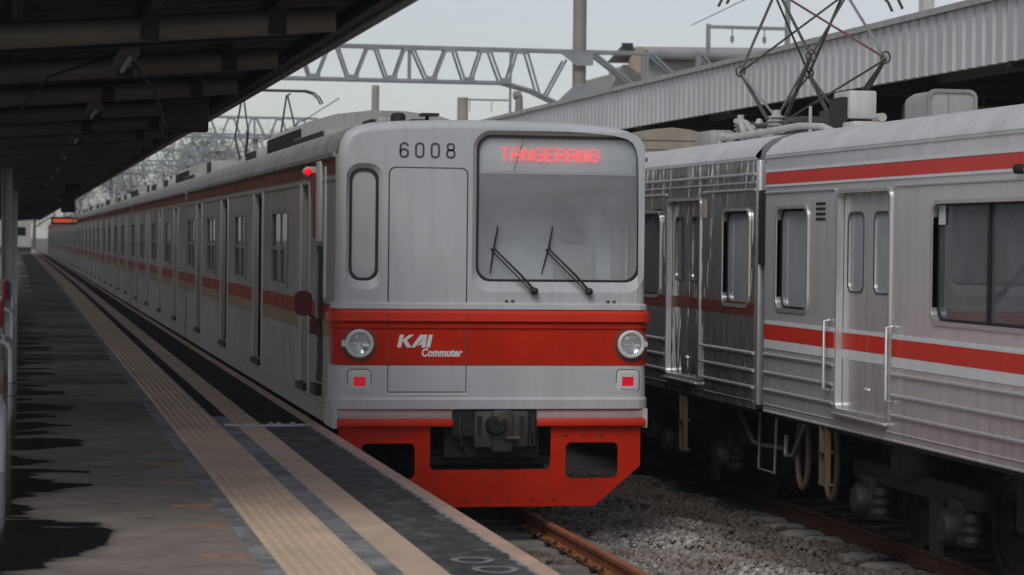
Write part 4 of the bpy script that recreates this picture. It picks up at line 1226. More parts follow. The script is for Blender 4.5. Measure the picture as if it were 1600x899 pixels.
# near car: far end at y = 22.83, runs on towards and past the camera side
D1 = [20.03, 15.2, 10.4, 5.6]
dcut = [(d-0.72, d+0.72) for d in D1]
hol = [rr(d-0.66, d+0.66, 1.12, 3.0, 0.065) for d in D1]
hol += [rr(21.545, 22.46, 1.95, 2.865, 0.10)]
BW = [(d0-1.62-2.13, d0-1.62) for d0 in D1[:3]]
hol += [rr(a, b, 1.965, 2.865, 0.10) for a, b in BW]
stripes = [(3.10, 3.21, 2, 0.006, []), (3.213, 3.235, 5, 0.010, []), (3.075, 3.097, 5, 0.010, []),
           (1.787, 1.82, 5, 0.008, dcut), (1.645, 1.785, 2, 0.006, dcut), (1.56, 1.643, 5, 0.006, dcut)]
ribs_ = [(3.02, 0.014, 0.014, 6, dcut), (1.50, 0.017, 0.022, 6, dcut), (1.33, 0.017, 0.022, 6, dcut), (1.168, 0.017, 0.022, 6, dcut), (1.03, 0.008, 0.008, 0, []), (0.965, 0.012, 0.01, 0, [])]
mb = stainless_body(22.83, 3.3, hol, None, stripes, ribs_, dcut)
mb.box(0.3, 2.5, 3.6, 17.4, 0.45, 0.95, 3)
mb.box(0.02, 2.78, 3.4, 22.7, 0.92, 0.975, 3)
car1 = mb.build('carriage', SM, st)
for d in D1: sdoor(car1, d, SDM)
swin(car1, 21.545, 22.46, 1.95, 2.865, 1, 0.10, 'window_grey')
for k, (a, b) in enumerate(BW): swin(car1, a, b, 1.965, 2.865, 2, 0.10, 'window', k == 0)
for (ya,) in ((20.86,), (19.27,)):
    mb = MB(); mb.tube([(-0.01, ya, 1.89), (-0.06, ya, 1.88), (-0.06, ya, 1.29), (-0.01, ya, 1.28)], 0.013, 8); mb.build('handrail', 'trim', car1)
mb = MB()
for k in range(4): mb.box(-0.006, 0.002, 21.04, 21.30, 2.755+k*0.045, 2.778+k*0.045)
mb.build('vent', 'dark', car1)
mb = MB(); mb.lathe([(0.035, -0.001), (0.035, -0.06), (0.02, -0.07), (0.001, -0.072)], (0, 16.66, 3.09), 'x', 12); mb.build('side_lamp', 'dark', car1)
def ladder(parent, y, z0, z1, mat='brown_metal'):
    mb = MB()
    for dy in (-0.075, 0.075): mb.box(0.0, 0.05, y+dy-0.014, y+dy+0.014, z0, z1)
    for z in (z0, (z0+z1)/2+0.02): mb.box(-0.01, 0.08, y-0.075, y+0.075, z, z+0.02)
    mb.build('step', mat, parent)
ladder(car1, 21.05, 0.43, 0.96)
def bogie(parent, yc, zr=-0.10):
    for x in (0.42, 2*CX-0.42):
        fr_ = MB()
        fr_.box(x-0.07, x+0.07, yc-1.5, yc+1.5, 0.48, 0.66, 0, 0.03)
        for dy in (-1.05, 1.05):
            fr_.box(x-0.12, x+0.08, yc+dy-0.14, yc+dy+0.14, 0.18, 0.56, 1, 0.05)
            fr_.lathe([(0.001, -0.16), (0.11, -0.15), (0.14, -0.10), (0.14, 0.0)], (x-0.06, yc+dy, 0.33), 'x', 16, 1)
            for ey in (-0.24, 0.24):
                fr_.lathe([(0.07, 0.20), (0.09, 0.24), (0.07, 0.28), (0.09, 0.32), (0.07, 0.36), (0.09, 0.40), (0.07, 0.46)], (x-0.04, yc+dy+ey, 0), 'z', 12, 1)
        fr_.lathe([(0.20, 0.62), (0.24, 0.68), (0.24, 0.80), (0.20, 0.92)], (x, yc, 0), 'z', 18, 1)
        fr_.box(x-0.10, x-0.05, yc-0.7, yc-0.5, 0.05, 0.5, 1)
        fr_.build('bogie_frame', ['under', 'under'], parent)
bogie(car1, 19.75); bogie(car1, 6.2)
def swheels(parent, y, mat):
    o = wheelset('wheel', mat, parent, y, 0.33, 0.43); o.location = (CX, 0, 0); return o
for y in (20.8, 18.7, 7.25, 5.15): swheels(car1, y, 'wheel')
mb = MB(); mb.tube([(0.25, 22.25, 0.95), (0.25, 22.68, 0.55), (0.25, 22.90, 0.53), (0.27, 22.95, 0.72)], 0.022, 8); mb.build('pipe', 'dull_metal', car1)
mb = MB()
for dy, rad in ((0.0, 0.34), (-0.7, 0.36)):
    mb = MB()
    pts = [(0.30, 22.52+dy*1.2+0.17*math.sin(t), 0.60-rad*math.cos(t)) for t in [R(-150+k*300/16) for k in range(17)]]
    mb.tube(pts, 0.028, 8)
    mb.build('hose', 'brown_metal', car1)
mb = MB()
mb.tube([(0.25, 23.20, 0.94), (0.25, 23.25, 0.33), (0.25, 23.78, 0.33), (0.25, 23.75, 0.94)], 0.014, 8); mb.build('step_frame', 'dull_metal', car1)
mb = MB(); mb.box(0.02, 0.08, 22.832, 22.93, 1.0, 3.3, 0, 0.01); mb.box(-0.004, 0.03, 22.85, 23.05, 2.35, 3.05, 1); mb.build('gap_cover', ['trim', 'under'], car1)
mb = MB(); mb.box(0.55, 2.25, 22.82, 23.16, 1.0, 3.25); mb.build('gangway', 'dark', car1)

# second car
c2e = 23.15
D2 = [25.78, 30.6, 35.4, 40.2]
dcut2 = [(d-0.72, d+0.72) for d in D2]
hol = [rr(d-0.66, d+0.66, 1.12, 3.0, 0.065) for d in D2]+[rr(23.37, 24.27, 1.95, 2.86, 0.10)]+[rr(d+1.0, d+3.7, 1.965, 2.865, 0.10) for d in D2[:3]]
stripes2 = [(1.85, 1.97, 7, 0.004, dcut2)]
ribs2 = [(3.21, 0.016, 0.016, 6, []), (3.06, 0.014, 0.014, 6, dcut2), (3.13, 0.010, 0.010, 6, []), (1.49, 0.017, 0.022, 6, dcut2), (1.325, 0.017, 0.022, 6, dcut2), (1.165, 0.017, 0.022, 6, dcut2), (1.03, 0.008, 0.008, 8, [])]
mb = stainless_body(c2e, 42.6, hol, None, stripes2, ribs2, dcut2)
mb.m = [8 if q == 0 else q for q in mb.m]
mb.box(0.3, 2.5, 28.5, 38, 0.45, 0.95, 3); mb.box(0.02, 2.78, 23.3, 42.5, 0.92, 0.975, 3)
car2 = mb.build('carriage', SM, st, label='weathered stainless carriage with a faded brown stripe and a pantograph')
SDM2 = ['steel_old', 'window', 'stripe_red', 'stripe_white', 'trim', 'groove', 'stripe_faded']
for d in D2: sdoor(car2, d, SDM2, False)
swin(car2, 23.37, 24.27, 1.95, 2.86, 1, 0.10, 'window_grey')
for d in D2[:3]: swin(car2, d+1.0, d+3.7, 1.965, 2.865, 2, 0.10, 'window')
mb = MB()
for k in range(4): mb.box(-0.006, 0.002, 26.75, 27.05, 2.755+k*0.045, 2.778+k*0.045)
mb.build('vent', 'dark', car2)
mb = MB(); mb.box(-0.008, 0.002, 24.93, 25.07, 2.80, 2.99); mb.build('maker_plate', 'plate_tan', car2)
mb = MB(); mb.box(0.0, 0.06, 23.05, 23.15, 1.0, 3.34, 0, 0.01); mb.build('gap_cover', 'trim', car2)
ladder(car2, 25.8, 0.34, 0.93)
bogie(car2, 26.25); bogie(car2, 39.5)
for y in (25.2, 27.3, 38.45, 40.55): swheels(car2, y, 'wheel')
mb = MB(); mb.tube([(0.25, 24.6, 0.92), (0.25, 23.98, 0.58), (0.27, 23.85, 0.56), (0.4, 23.5, 0.55)], 0.022, 8); mb.build('pipe', 'dull_metal', car2)
mb = MB(); mb.box(0.2, 0.7, 27.8, 29.6, 0.30, 0.92, 0, 0.03); mb.build('equipment_box', 'under', car2)
# third car, mostly behind the red train
mb = stainless_body(42.9, 62.4, [], None, stripes2, ribs2, [])
mb.build('carriage', SM, st, label='stainless carriage standing mostly behind the red train')

# roof gear of the second car: pantograph, insulators, boxes, beige unit
pf = panto_parts(car2, CX, 25.88, 3.78, 1.50)
kids = list(pf.children)                   # keep to three levels: arms become sub-parts of the carriage
for q in kids:
    q.parent = car2; q.location = pf.location
def insulator(x, y, z0, h, r=0.075):
    mb = MB(); pr = []
    n = 5
    for k in range(n):
        z = z0+h*k/n
        pr += [(r*0.62, z), (r, z+h/n*0.35), (r, z+h/n*0.55), (r*0.62, z+h/n*0.8)]
    pr += [(r*0.5, z0+h), (r*0.5, z0+h+0.05), (0.001, z0+h+0.055)]
    mb.lathe(pr, (x, y, 0), 'z', 16)
    mb.build('insulator', 'porcelain', car2)
insulator(0.85, 26.6, 3.69, 0.21); insulator(0.85, 25.28, 3.69, 0.20, 0.095); insulator(1.85, 26.8, 3.64, 0.2); insulator(1.85, 25.5, 3.64, 0.2)
mb = MB()
mb.tube([(0.72, 26.9, 3.70), (0.66, 26.5, 3.70), (0.64, 25.9, 3.69), (0.66, 25.0, 3.70), (0.70, 24.0, 3.72), (0.80, 23.6, 3.70), (0.9, 23.4, 3.62)], 0.034, 8)
mb.tube([(0.78, 26.55, 3.88), (0.74, 26.2, 3.84), (0.70, 25.95, 3.71)], 0.03, 8)
mb.tube([(0.80, 26.45, 3.88), (0.77, 26.1, 3.84), (0.76, 25.8, 3.70)], 0.03, 8)
mb.build('cable_duct', 'porcelain', car2)
mb = MB()
for (x, y, r, h) in ((0.80, 26.1, 0.08, 0.16), (0.95, 25.7, 0.07, 0.22), (0.72, 26.85, 0.045, 0.1), (1.0, 26.4, 0.05, 0.24)):
    mb = MB(); mb.lathe([(r*1.3, 3.63), (r*1.3, 3.66), (r, 3.67), (r, 3.66+h*0.8), (r*0.6, 3.66+h), (0.001, 3.67+h)], (x, y, 0), 'z', 12); mb.build('bushing', 'porcelain', car2)
mb = MB(); mb.box(0.88, 1.1, 26.3, 26.6, 3.62, 3.76, 0, 0.02)
mb.build('switchgear', 'porcelain', car2)
mb = MB(); mb.box(0.60, 0.90, 26.95, 27.6, 3.58, 3.80, 0, 0.05); mb.build('roof_box', 'ac_grey', car2)
mb = MB(); mb.box(1.21, 1.50, 24.0, 24.5, 3.80, 4.085, 0, 0.02); mb.box(1.15, 1.21, 24.05, 24.45, 3.72, 4.02, 1); mb.box(1.25, 1.46, 24.05, 24.45, 3.6, 3.80, 1); mb.build('arrester_box', ['roof_light', 'under'], car2)
mb = MB(); mb.box(1.12, 1.45, 23.6, 23.95, 3.62, 3.76, 0, 0.02); mb.lathe([(0.001, 0), (0.045, 0), (0.045, 0.2), (0.001, 0.2)], (1.42, 23.6, 3.80), 'y', 10, 0); mb.tube([(1.0, 24.6, 3.6), (1.0, 24.6, 3.95)], 0.018, 6, 0); mb.build('roof_fitting', 'porcelain', car2)
mb = MB()
pr = [(-0.68, 3.60), (-0.66, 3.84), (-0.5, 3.94), (-0.25, 4.01), (0.0, 4.035), (0.25, 4.01), (0.5, 3.94), (0.66, 3.84), (0.68, 3.60)]
mb.sweep([[(CX+a, y, b) for a, b in pr] for y in (31.6, 35.2)], None, 0, False)
mb.add([(CX+a, 31.6, b) for a, b in pr], [tuple(range(len(pr)))])
for z, hw in ((3.86, 0.64), (3.74, 0.67)): mb.box(CX-hw, CX+hw, 31.592, 31.6, z, z+0.008, 1)
mb.build('air_conditioner', ['ac_beige', 'groove'], car2)
# near car roof
mb = MB()
vo = rr(1.02, 1.46, 3.60, 3.925, 0.07)
rows = []
for y, k in ((21.27, 1.0), (21.75, 1.0), (21.92, 0.93), (21.99, 0.78)):
    rows.append([(1.24+(a-1.24)*k, y, 3.60+(b-3.60)*k) for a, b in vo+[vo[0]]])
mb.sweep(rows, None, 0, True)
mb.plate(vo, [], XZ(21.27), 0, 0.02, 0)
mb.plate(rr(1.005, 1.475, 3.59, 3.94, 0.08), [rr(1.035, 1.445, 3.62, 3.91, 0.06)], XZ(21.25), 0, 0.04, 1)
mb.box(1.20, 1.21, 21.262, 21.27, 3.64, 3.90, 1)
mb.build('roof_vent', ['ac_grey', 'roof'], car1)

# ================================================================== NEAR CANOPY
canopy = thing('station_canopy', 'dark station canopy over the platform with round beams and a thin gutter edge', 'canopy', (0, 0, 0))
EX, EZ, SL = 2.17, 3.935, 0.080            # edge, height, rise towards the track
VX = -0.12                                  # valley over the columns; the far half rises again
cz = lambda x: EZ-(EX-VX)*SL+abs(x-VX)*SL
mb = MB(); pts = []
Y0, Y1 = 12.8, 235.0  # near end, out of view, cut back to let light onto the platform
# corrugated sheet: ridges run across the canopy; coarse far away
yy = [Y0]
while yy[-1] < 70: yy.append(yy[-1]+0.1)
while yy[-1] < Y1: yy.append(yy[-1]+4.0)
rows = []
for k, y in enumerate(yy):
    dz = (0.0, 0.028)[(k//2) % 2] if y < 70 else 0.014
    rows.append([(x, y, cz(x)+0.06+dz) for x in (2*VX-EX-0.05, VX, EX+0.05)])
mb.sweep(rows, None, 0, False)
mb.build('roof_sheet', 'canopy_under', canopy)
mb = MB(); mb.tube([(EX-0.01, Y0, EZ-0.04), (EX-0.01, Y1, EZ-0.04)], 0.032, 10); mb.box(EX-0.045, EX, Y0, Y1, EZ-0.01, EZ+0.045); mb.build('gutter', 'gutter', canopy)
mb = MB(); mb.box(EX-0.13, EX-0.046, Y0, Y1, EZ-0.03, EZ+0.03); mb.build('edge_trim', 'canopy_black', canopy)
k = 0
for i in range(26):
    y = 14.63+i*3.29
    if y < 13.7: continue
    if y > 90: break
    mb = MB(); xe = 1.82
    mb.tube([(2*VX-xe, y, cz(xe)-0.077), (VX, y, cz(VX)-0.077), (xe, y, cz(xe)-0.077)], 0.077, 14); mb.build('beam', 'canopy_beam', canopy)
    mb = MB(); mb.box(VX, 1.7, y+1.2, y+1.3, 0, 0.10)
    mb.v = [(x, yv, cz(x)-0.09+z) for x, yv, z in mb.v]
    mb.build('rafter', 'canopy_black', canopy)
for x in (1.48, 0.75, 0.0, -0.85, -1.6):
    mb = MB(); mb.box(x-0.03, x+0.03, Y0, Y1, cz(x)-0.0, cz(x)+0.075); mb.build('purlin', 'canopy_black', canopy)
mb = MB(); mb.box(2*VX-EX, 2*VX-EX+0.05, Y0, Y1, EZ-0.05, EZ+0.045); mb.build('gutter', 'gutter', canopy)
for (x, y, wd) in ((-0.14, 42.0, 0.17), (-0.045, 62.0, 0.20), (-0.10, 84.0, 0.20), (-0.10, 106.0, 0.20), (-0.42, 24.0, 0.17), (-0.1, 130, 0.2), (-0.1, 160, 0.2), (-0.1, 190, 0.2)):
    mb = MB()
    mb.box(x-wd/2, x+wd/2, y-0.012, y+0.012, PZ, cz(x)-0.05); mb.box(x-wd/2, x-wd/2+0.02, y-0.09, y+0.09, PZ, cz(x)-0.05); mb.box(x+wd/2-0.02, x+wd/2, y-0.09, y+0.09, PZ, cz(x)-0.05)
    mb.build('column', 'column', canopy)
# lit board far along the platform
mb = MB(); mb.box(1.50, 2.62, 109.9, 110.1, 3.02, 3.34, 0, 0.01)
for x in (1.65, 2.05): mb.tube([(x, 110, 3.34), (x, 110, cz(x)+0.02)], 0.02, 6, 0)
lb = mb.build('departure_board', ['canopy_black'])
tag(lb, 'lit orange board hanging far along the platform under the canopy edge', 'sign')
mb = MB(); mb.box(1.58, 2.38, 109.88, 109.895, 3.10, 3.26); mb.build('lit_panel', 'board_orange', lb)
mb = MB(); mb.box(2.42, 2.59, 109.88, 109.895, 3.10, 3.26); mb.build('lit_panel', 'board_amber', lb)
# lamp fittings and beam clamps
for k in range(7):
    y = 16.2+k*6.58
    mb = MB(); mb.box(0.62, 0.74, y-0.6, y+0.6, cz(0.68)-0.16, cz(0.68)-0.10, 0, 0.01); mb.tube([(0.68, y-0.58, cz(0.68)-0.18), (0.68, y+0.58, cz(0.68)-0.18)], 0.016, 8, 1)
    mb.build('lamp_fitting', ['canopy_beam', 'column'], canopy)
for k in range(6):
    y = 14.63+k*3.29
    for x in (1.48, 0.75):
        mb = MB(); mb.box(x-0.05, x+0.05, y-0.085, y+0.085, cz(x)-0.15, cz(x)-0.0); mb.build('clamp', 'canopy_black', canopy)
# hanging boxes and loose cables under the canopy
def hang_box(x, y, w_, h_, label):
    mb = MB()
    mb.box(-w_/2, w_/2, -0.12, 0.12, -h_, 0, 0, 0.01)
    mb.box(-w_/2+0.03, w_/2-0.03, -0.126, -0.121, -h_+0.03, -0.03, 1)
    o = mb.build('hanging_box', ['canopy_black', 'black'], None, (x, y, cz(x)-0.01))
    tag(o, label, 'box', 'dark boxes hung under the canopy edge')
    mb = MB()
    for s_ in (-1, 1): mb.tube([(s_*w_*0.35, 0, -0.01), (s_*w_*0.35, 0, 0.14)], 0.014, 8)
    mb.build('hanger', 'canopy_black', o)
hang_box(1.48, 22.6, 0.40, 0.385, 'large dark box hung under the canopy above the red train')
hang_box(1.54, 76.4, 0.42, 0.64, 'small dark box hung far along the canopy edge')
hang_box(1.32, 60.0, 0.36, 0.32, 'dark box tucked under the canopy midway along the platform')
mb = MB(); mb.tube([(0.57, 15.9, cz(0.57)-0.02), (0.73, 15.9, 3.61), (0.85, 15.9, 3.46), (0.92, 15.9, 3.24)], 0.010, 6)
tag(mb.build('cable', 'canopy_black'), 'black cable drooping towards the hanging box', 'cable', 'cables under the canopy')
mb = MB(); mb.tube([(0.57, 16.0, 3.67), (0.40, 16.0, 3.61), (0.20, 16.0, 3.54), (0.02, 16.0, 3.32)], 0.010, 6)
tag(mb.build('cable', 'canopy_black'), 'black cable bowed below the beams beside the column', 'cable', 'cables under the canopy')
# benches of white pipe with red backs
def bench():
    root = link('bench', None)
    for y in (-0.75, 0.75):
        mb = MB(); pts = [(-0.50, y, 0), (-0.50, y, 0.36), (-0.47, y, 0.43), (-0.40, y, 0.46), (-0.14, y, 0.46), (-0.07, y, 0.43), (-0.04, y, 0.36), (-0.04, y, 0)]
        mb.tube(pts, 0.032, 10); mb.build('leg', 'pipe_white', root)
    mb = MB()
    for x in (-0.42, -0.32, -0.22, -0.12): mb.tube([(x, -0.75, 0.47), (x, 0.75, 0.47)], 0.022, 8)
    mb.build('seat', 'pipe_white', root)
    mb = MB(); mb.tube([(-0.20, -0.6, 0.46), (-0.16, -0.6, 0.95)], 0.02, 8); mb.tube([(-0.20, 0.6, 0.46), (-0.16, 0.6, 0.95)], 0.02, 8); mb.build('back_post', 'pipe_white', root)
    mb = MB(); mb.box(-0.20, -0.13, -0.7, 0.7, 0.62, 0.92, 0, 0.02); mb.build('backrest', 'seat_red', root)
    return root
b0 = bench()
for k, (y, x, lab) in enumerate(((18.9, -0.05, 'white pipe bench at the bottom corner nearest the puddles'), (29.9, 0.0, 'white pipe bench with red back, second along the platform'),
                       (42.5, 0.0, 'white pipe bench with red back beside the first pale column'), (55.0, 0.0, 'white pipe bench with red back past the first pale column'),
                       (70.0, 0.0, 'farthest white pipe bench with a red back along the platform'))):
    o = b0 if k == 0 else copy_tree(b0)
    o.location = (x, y, PZ)
    tag(o, lab, 'bench', 'white pipe benches along the platform')

# white building at the end of the platform
bd = thing('platform_building', 'white block with a dark window at the far end of the platform', 'building', (0.55, 250, PZ))
mb = MB(); mb.plate([(-2.6, 0), (0.95, 0), (0.95, 3.6), (-2.6, 3.6)], [[(-0.55, 1.6), (0.45, 1.6), (0.45, 2.45), (-0.55, 2.45)]], XZ(0), 0, 0.2, 0); mb.box(-2.6, 0.95, 0.2, 8, 0, 3.6, 0); mb.build('wall', 'house_wall', bd)
mb = MB(); mb.box(-0.55, 0.45, 0.1, 0.14, 1.6, 2.45); mb.build('window', 'window_dark', bd)
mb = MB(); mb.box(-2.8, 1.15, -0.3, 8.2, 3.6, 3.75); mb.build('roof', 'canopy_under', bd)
mb = MB(); mb.box(-2.65, 1.0, -0.12, 0.0, 0.0, 0.5); mb.build('plinth', 'canopy_black', bd)

# ================================================================== FAR CANOPY
fc = thing('platform_canopy', 'pale corrugated canopy edge above the stainless train', 'canopy', (0, 0, 0))
FX, F0, F1 = 10.0, 4.445, 5.12
mb = MB(); rows = []
y = 12.0
while y < 130:
    for dy, dx in ((0, 0.0), (0.17, 0.0), (0.19, 0.035), (0.265, 0.035)):
        rows.append([(FX+dx, y+dy, F0), (FX+dx, y+dy, F1)])
    y += 0.285
mb.sweep(rows, None, 0, False)
mb.build('fascia', 'fascia', fc)
mb = MB()
mb.box(FX-0.03, FX+0.25, 12, 130, F1+0.004, F1+0.05); mb.box(FX-0.05, FX-0.03, 12, 130, F1-0.02, F1+0.05); mb.build('cap', 'cap', fc)
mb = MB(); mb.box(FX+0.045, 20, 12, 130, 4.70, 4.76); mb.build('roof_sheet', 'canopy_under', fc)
mb = MB(); mb.add([(FX+0.25, 12, F1+0.03), (20, 12, F1+0.35), (20, 130, F1+0.35), (FX+0.25, 130, F1+0.03)], [(0, 1, 2, 3)]); mb.build('roof_top', 'roof', fc)
for k in range(22):
    y = 14+k*5.2
    mb = MB(); mb.box(FX+0.05, 19, y, y+0.18, 4.40, 4.69); mb.build('beam', 'canopy_black', fc)
    if k % 2 == 0:
        mb = MB(); mb.box(14.0, 14.25, y, y+0.25, PZ, 4.39); mb.build('column', 'canopy_beam', fc)
for x in (11.2, 12.8, 15):
    mb = MB(); mb.box(x, x+0.1, 12, 130, 4.55, 4.695); mb.build('purlin', 'canopy_beam', fc)
mb = MB()
mb.box(FX+0.05, FX+0.08, 12, 130, F0-0.004, F0+0.08); mb.build('bottom_rail', 'gutter', fc)
# lamp and sign boxes below that canopy
for k, y in enumerate((31.0, 36.2)):
    mb = MB(); mb.box(11.3, 12.6, y, y+0.12, 4.1, 4.38, 0, 0.01); mb.box(11.33, 12.57, y-0.004, y, 4.13, 4.35, 1)
    mb.tube([(11.5, y+0.06, 4.38), (11.5, y+0.06, 4.56)], 0.02, 6, 0); mb.tube([(12.4, y+0.06, 4.38), (12.4, y+0.06, 4.56)], 0.02, 6, 0)
    tag(mb.build('hanging_sign', ['canopy_beam', 'cab']), ('grey hanging board under the pale canopy nearer the stainless train roof', 'grey hanging board under the pale canopy, farther one')[k], 'sign', 'boards under the pale canopy')

# ================================================================== GANTRIES AND POLES
GY = 66.0
def gantry(y, dz, xr, label, full):
    o = thing('catenary_gantry', label, 'gantry', (0, y, dz), 'steel gantries over the tracks')
    zb, zt = 6.76, 7.66
    S = 0.035
    x0 = -2.5
    u = lambda px: (px-24)/59.4             # pixel columns of the photo turned into metres at this gantry
    mb = MB()
    mb.box(x0, xr, -0.05, 0.05, zt-0.05, zt+0.03); mb.build('top_chord', 'gantry', o)
    mb = MB(); mb.box(x0, xr, 0.45, 0.55, zt-0.05, zt+0.03); mb.build('top_chord', 'gantry', o)
    xe = u(785)
    for yy_ in (0.0, 0.5):
        mb = MB(); mb.box(x0, xe, yy_-0.05, yy_+0.05, zb-0.04, zb+0.04)
        if full: mb.tube([(xe-0.02, yy_, zb), (u(830), yy_, zb-0.20), (u(872), yy_, zb-0.52)], 0.05, 6)
        mb.build('bottom_chord', 'gantry', o)
    top = [u(572), u(631), u(697), u(754), u(811)]; bot = [u(541), u(602), u(666), u(726), u(785)]
    while bot[0] > x0+1.2:
        top.insert(0, top[0]-1.02); bot.insert(0, bot[0]-1.02)
    def brace(a, b, za=zt, zb_=zb, r=0.034):
        for yy_ in (0.0, 0.5):
            m_ = MB(); m_.tube([(a, yy_, za), (b, yy_, zb_)], r if full else r*0.7, 6); m_.build('diagonal', 'gantry', o)
    for k in range(len(top)):
        brace(bot[k]+0.08, top[k]-0.10, zb, zt); 
        if k+1 < len(bot): brace(top[k]+0.10, bot[k+1]-0.08)
    for q in bot:
        m_ = MB(); m_.box(q-0.16, q+0.16, -0.058, -0.05, zb-0.03, zb+0.12); m_.build('gusset', 'gantry', o)
    for q in top:
        m_ = MB(); m_.box(q-0.16, q+0.16, -0.058, -0.05, zt-0.13, zt+0.0); m_.build('gusset', 'gantry', o)
    m_ = MB(); m_.box(top[-4]-0.045, top[-4]+0.045, -0.03, 0.03, zb, zt); m_.build('post', 'gantry', o)
    if full:
        brace(u(820), u(841), zt, zb-0.26); brace(u(884), u(852), zt-0.25, zb-0.36)
        m_ = MB(); m_.plate([(u(868), zt-0.05), (u(925), zt-0.05), (u(925), zt-0.40), (u(898), zt-0.42)], [], XZ(-0.24), 0, 0.02); m_.build('gusset', 'gantry', o)
        m_ = MB(); m_.plate([(u(866), zb-0.50), (u(872), zb-0.62), (u(930), zb-0.20), (u(922), zb+0.02), (u(898), zb+0.02)], [], XZ(-0.24), 0, 0.02); m_.build('gusset', 'gantry', o)
        brace(u(927), u(1008), zt-0.02, zb-0.12, 0.05)
        m_ = MB()
        for q in (u(1010), u(1017)): m_.box(q-0.04, q+0.04, -0.04, 0.04, zb-0.3, zt-0.05)
        m_.build('post', 'gantry', o)
        brace(u(1024), u(1065), zt, zt-0.62, 0.05); brace(u(1107), u(1130), zt, zt-0.4, 0.05)
        m_ = MB()
        m_.box(u(1118)-0.05, u(1118)+0.05, -0.05, 0.05, zt+0.03, zt+0.82); m_.box(u(1251)-0.06, u(1251)+0.06, -0.06, 0.06, zt-1.2, zt+1.6)
        m_.box(u(1118)+0.05, u(1251)-0.06, -0.035, 0.035, zt+0.70, zt+0.79)
        for q in (u(1158), u(1212)):
            m_.tube([(q, 0, zt+0.70), (q, 0, zt+0.30)], 0.02, 6); m_.lathe([(0.05, zt+0.36), (0.06, zt+0.40), (0.05, zt+0.44), (0.06, zt+0.48), (0.03, zt+0.52)], (q, 0, 0), 'z', 8)
        m_.build('wire_frame', 'gantry', o)
        m_ = MB(); m_.box(u(976), u(992), -0.1, 0.1, zt+0.10, zt+0.24); m_.tube([(u(984), 0, zt+0.02), (u(984), 0, zt+0.12)], 0.02, 6); m_.build('floodlight', 'under', o)
        m_ = MB(); m_.box(u(1098)-0.02, u(1098)+0.10, -0.15, 0.0, zt-0.35, zt+0.06); m_.build('equipment_box', 'gantry', o)
    else:
        m_ = MB()
        for q in (10.3, xr-0.3): m_.box(q-0.11, q+0.11, 0.1, 0.4, -0.3, zb-0.04)
        m_.build('column', 'pole', o)
        for q in (4.2, 8.36):
            m_ = MB(); m_.tube([(q-0.9, 0.25, zb), (q-0.5, 0.25, 5.95), (q, 0.25, 5.9), (q-0.2, 0.25, 5.25)], 0.025, 6); m_.build('registration_arm', 'gantry', o)
            m_ = MB(); m_.tube([(q+0.6, 0.25, zb), (q+0.6, 0.25, 6.2)], 0.02, 6); m_.lathe([(0.05, 6.15), (0.06, 6.2), (0.05, 6.25), (0.06, 6.3), (0.05, 6.35)], (q+0.6, 0.25, 0), 'z', 8); m_.build('insulator', 'porcelain', o)
    m_ = MB(); m_.box(-2.75, -2.4, 0.05, 0.45, -0.3, zt+0.2); m_.build('column', 'pole', o)
gantry(GY, 0, (1180-24)/59.4+1.5, 'large grey steel truss crossing above the red train', True)
gantry(110, 0.15, 13.0, 'steel truss gantry behind the roof boxes of the red train', False)
gantry(154, 0.15, 13.0, 'third steel truss gantry, low over the distant carriages', False)
gantry(205, 0.15, 13.0, 'fourth steel truss gantry among the hazy trees', False)
gantry(258, 0.15, 13.0, 'farthest steel truss gantry near the tip of the canopy', False)
gantry(131, 0.25, 13.0, 'light steel truss gantry between the second and third ones', False)
gantry(179, 0.25, 13.0, 'faint steel truss gantry beyond the third one', False)
for x, z, lab in ((T1, 5.45, 'contact wire running away over the red train track'), (T1, 6.25, 'upper catenary wire over the red train track'),
                  (T2, 5.45, 'contact wire running away over the stainless train track'), (T2, 6.25, 'upper catenary wire over the stainless train track'),
                  (1.2, 7.3, 'feeder wire running away beside the canopy edge')):
    mb = MB(); pts = []
    for a, b in ((66, 110), (110, 154), (154, 205), (205, 258)):
        for k in range(6):
            q = k/6; pts.append((x, a+(b-a)*q, z+(0.0 if z < 6 else -0.35*4*q*(1-q))))
    pts.append((x, 258, z)); mb.tube(pts, 0.014, 5)
    tag(mb.build('wire', 'under'), lab, 'wire', 'overhead wires')
def pole(x, y, r, h, label):
    mb = MB(); mb.lathe([(r*1.06, -0.6), (r, h-0.02), (r*0.9, h), (0.001, h+0.01)], (x, y, 0), 'z', 20)
    tag(mb.build('concrete_pole', 'pole'), label, 'pole', 'round concrete poles')
pole(14.86, GY+0.1, 0.18, 11.5, 'tall round concrete pole carrying the large truss')
pole(15.62, 110.6, 0.17, 9.35, 'distant concrete pole under the truss, seen over the roof box of the train')
pole(13.7, 77.5, 0.17, 7.0, 'short concrete pole top over the middle of the red train roof')
mb = MB(); mb.tube([(10.24, 51.2, 4.9), (10.24, 51.2, 5.54)], [0.10, 0.075], 12); mb.box(10.05, 10.45, 51.0, 51.4, 5.08, 5.16); mb.lathe([(0.001, -0.1), (0.09, -0.07), (0.09, 0.07), (0.001, 0.1)], (10.20, 51.2, 5.56), 'x', 12)
tag(mb.build('vent_pipe', 'pole'), 'stubby pipe with a round head at the far end of the pale canopy', 'pipe')
# thin frame with drop wires behind the pole top
mb = MB(); mb.tube([(13.8, 78.2, 6.98), (15.3, 78.2, 6.98)], 0.03, 6); mb.tube([(15.35, 78.2, -0.5), (15.35, 78.2, 8.6)], 0.045, 6)
for x in (14.05, 14.75): mb.tube([(x, 78.2, 6.98), (x, 78.2, 6.6)], 0.015, 6)
tag(mb.build('wire_support', 'gantry'), 'thin steel post with a side arm beside the short concrete pole', 'post')
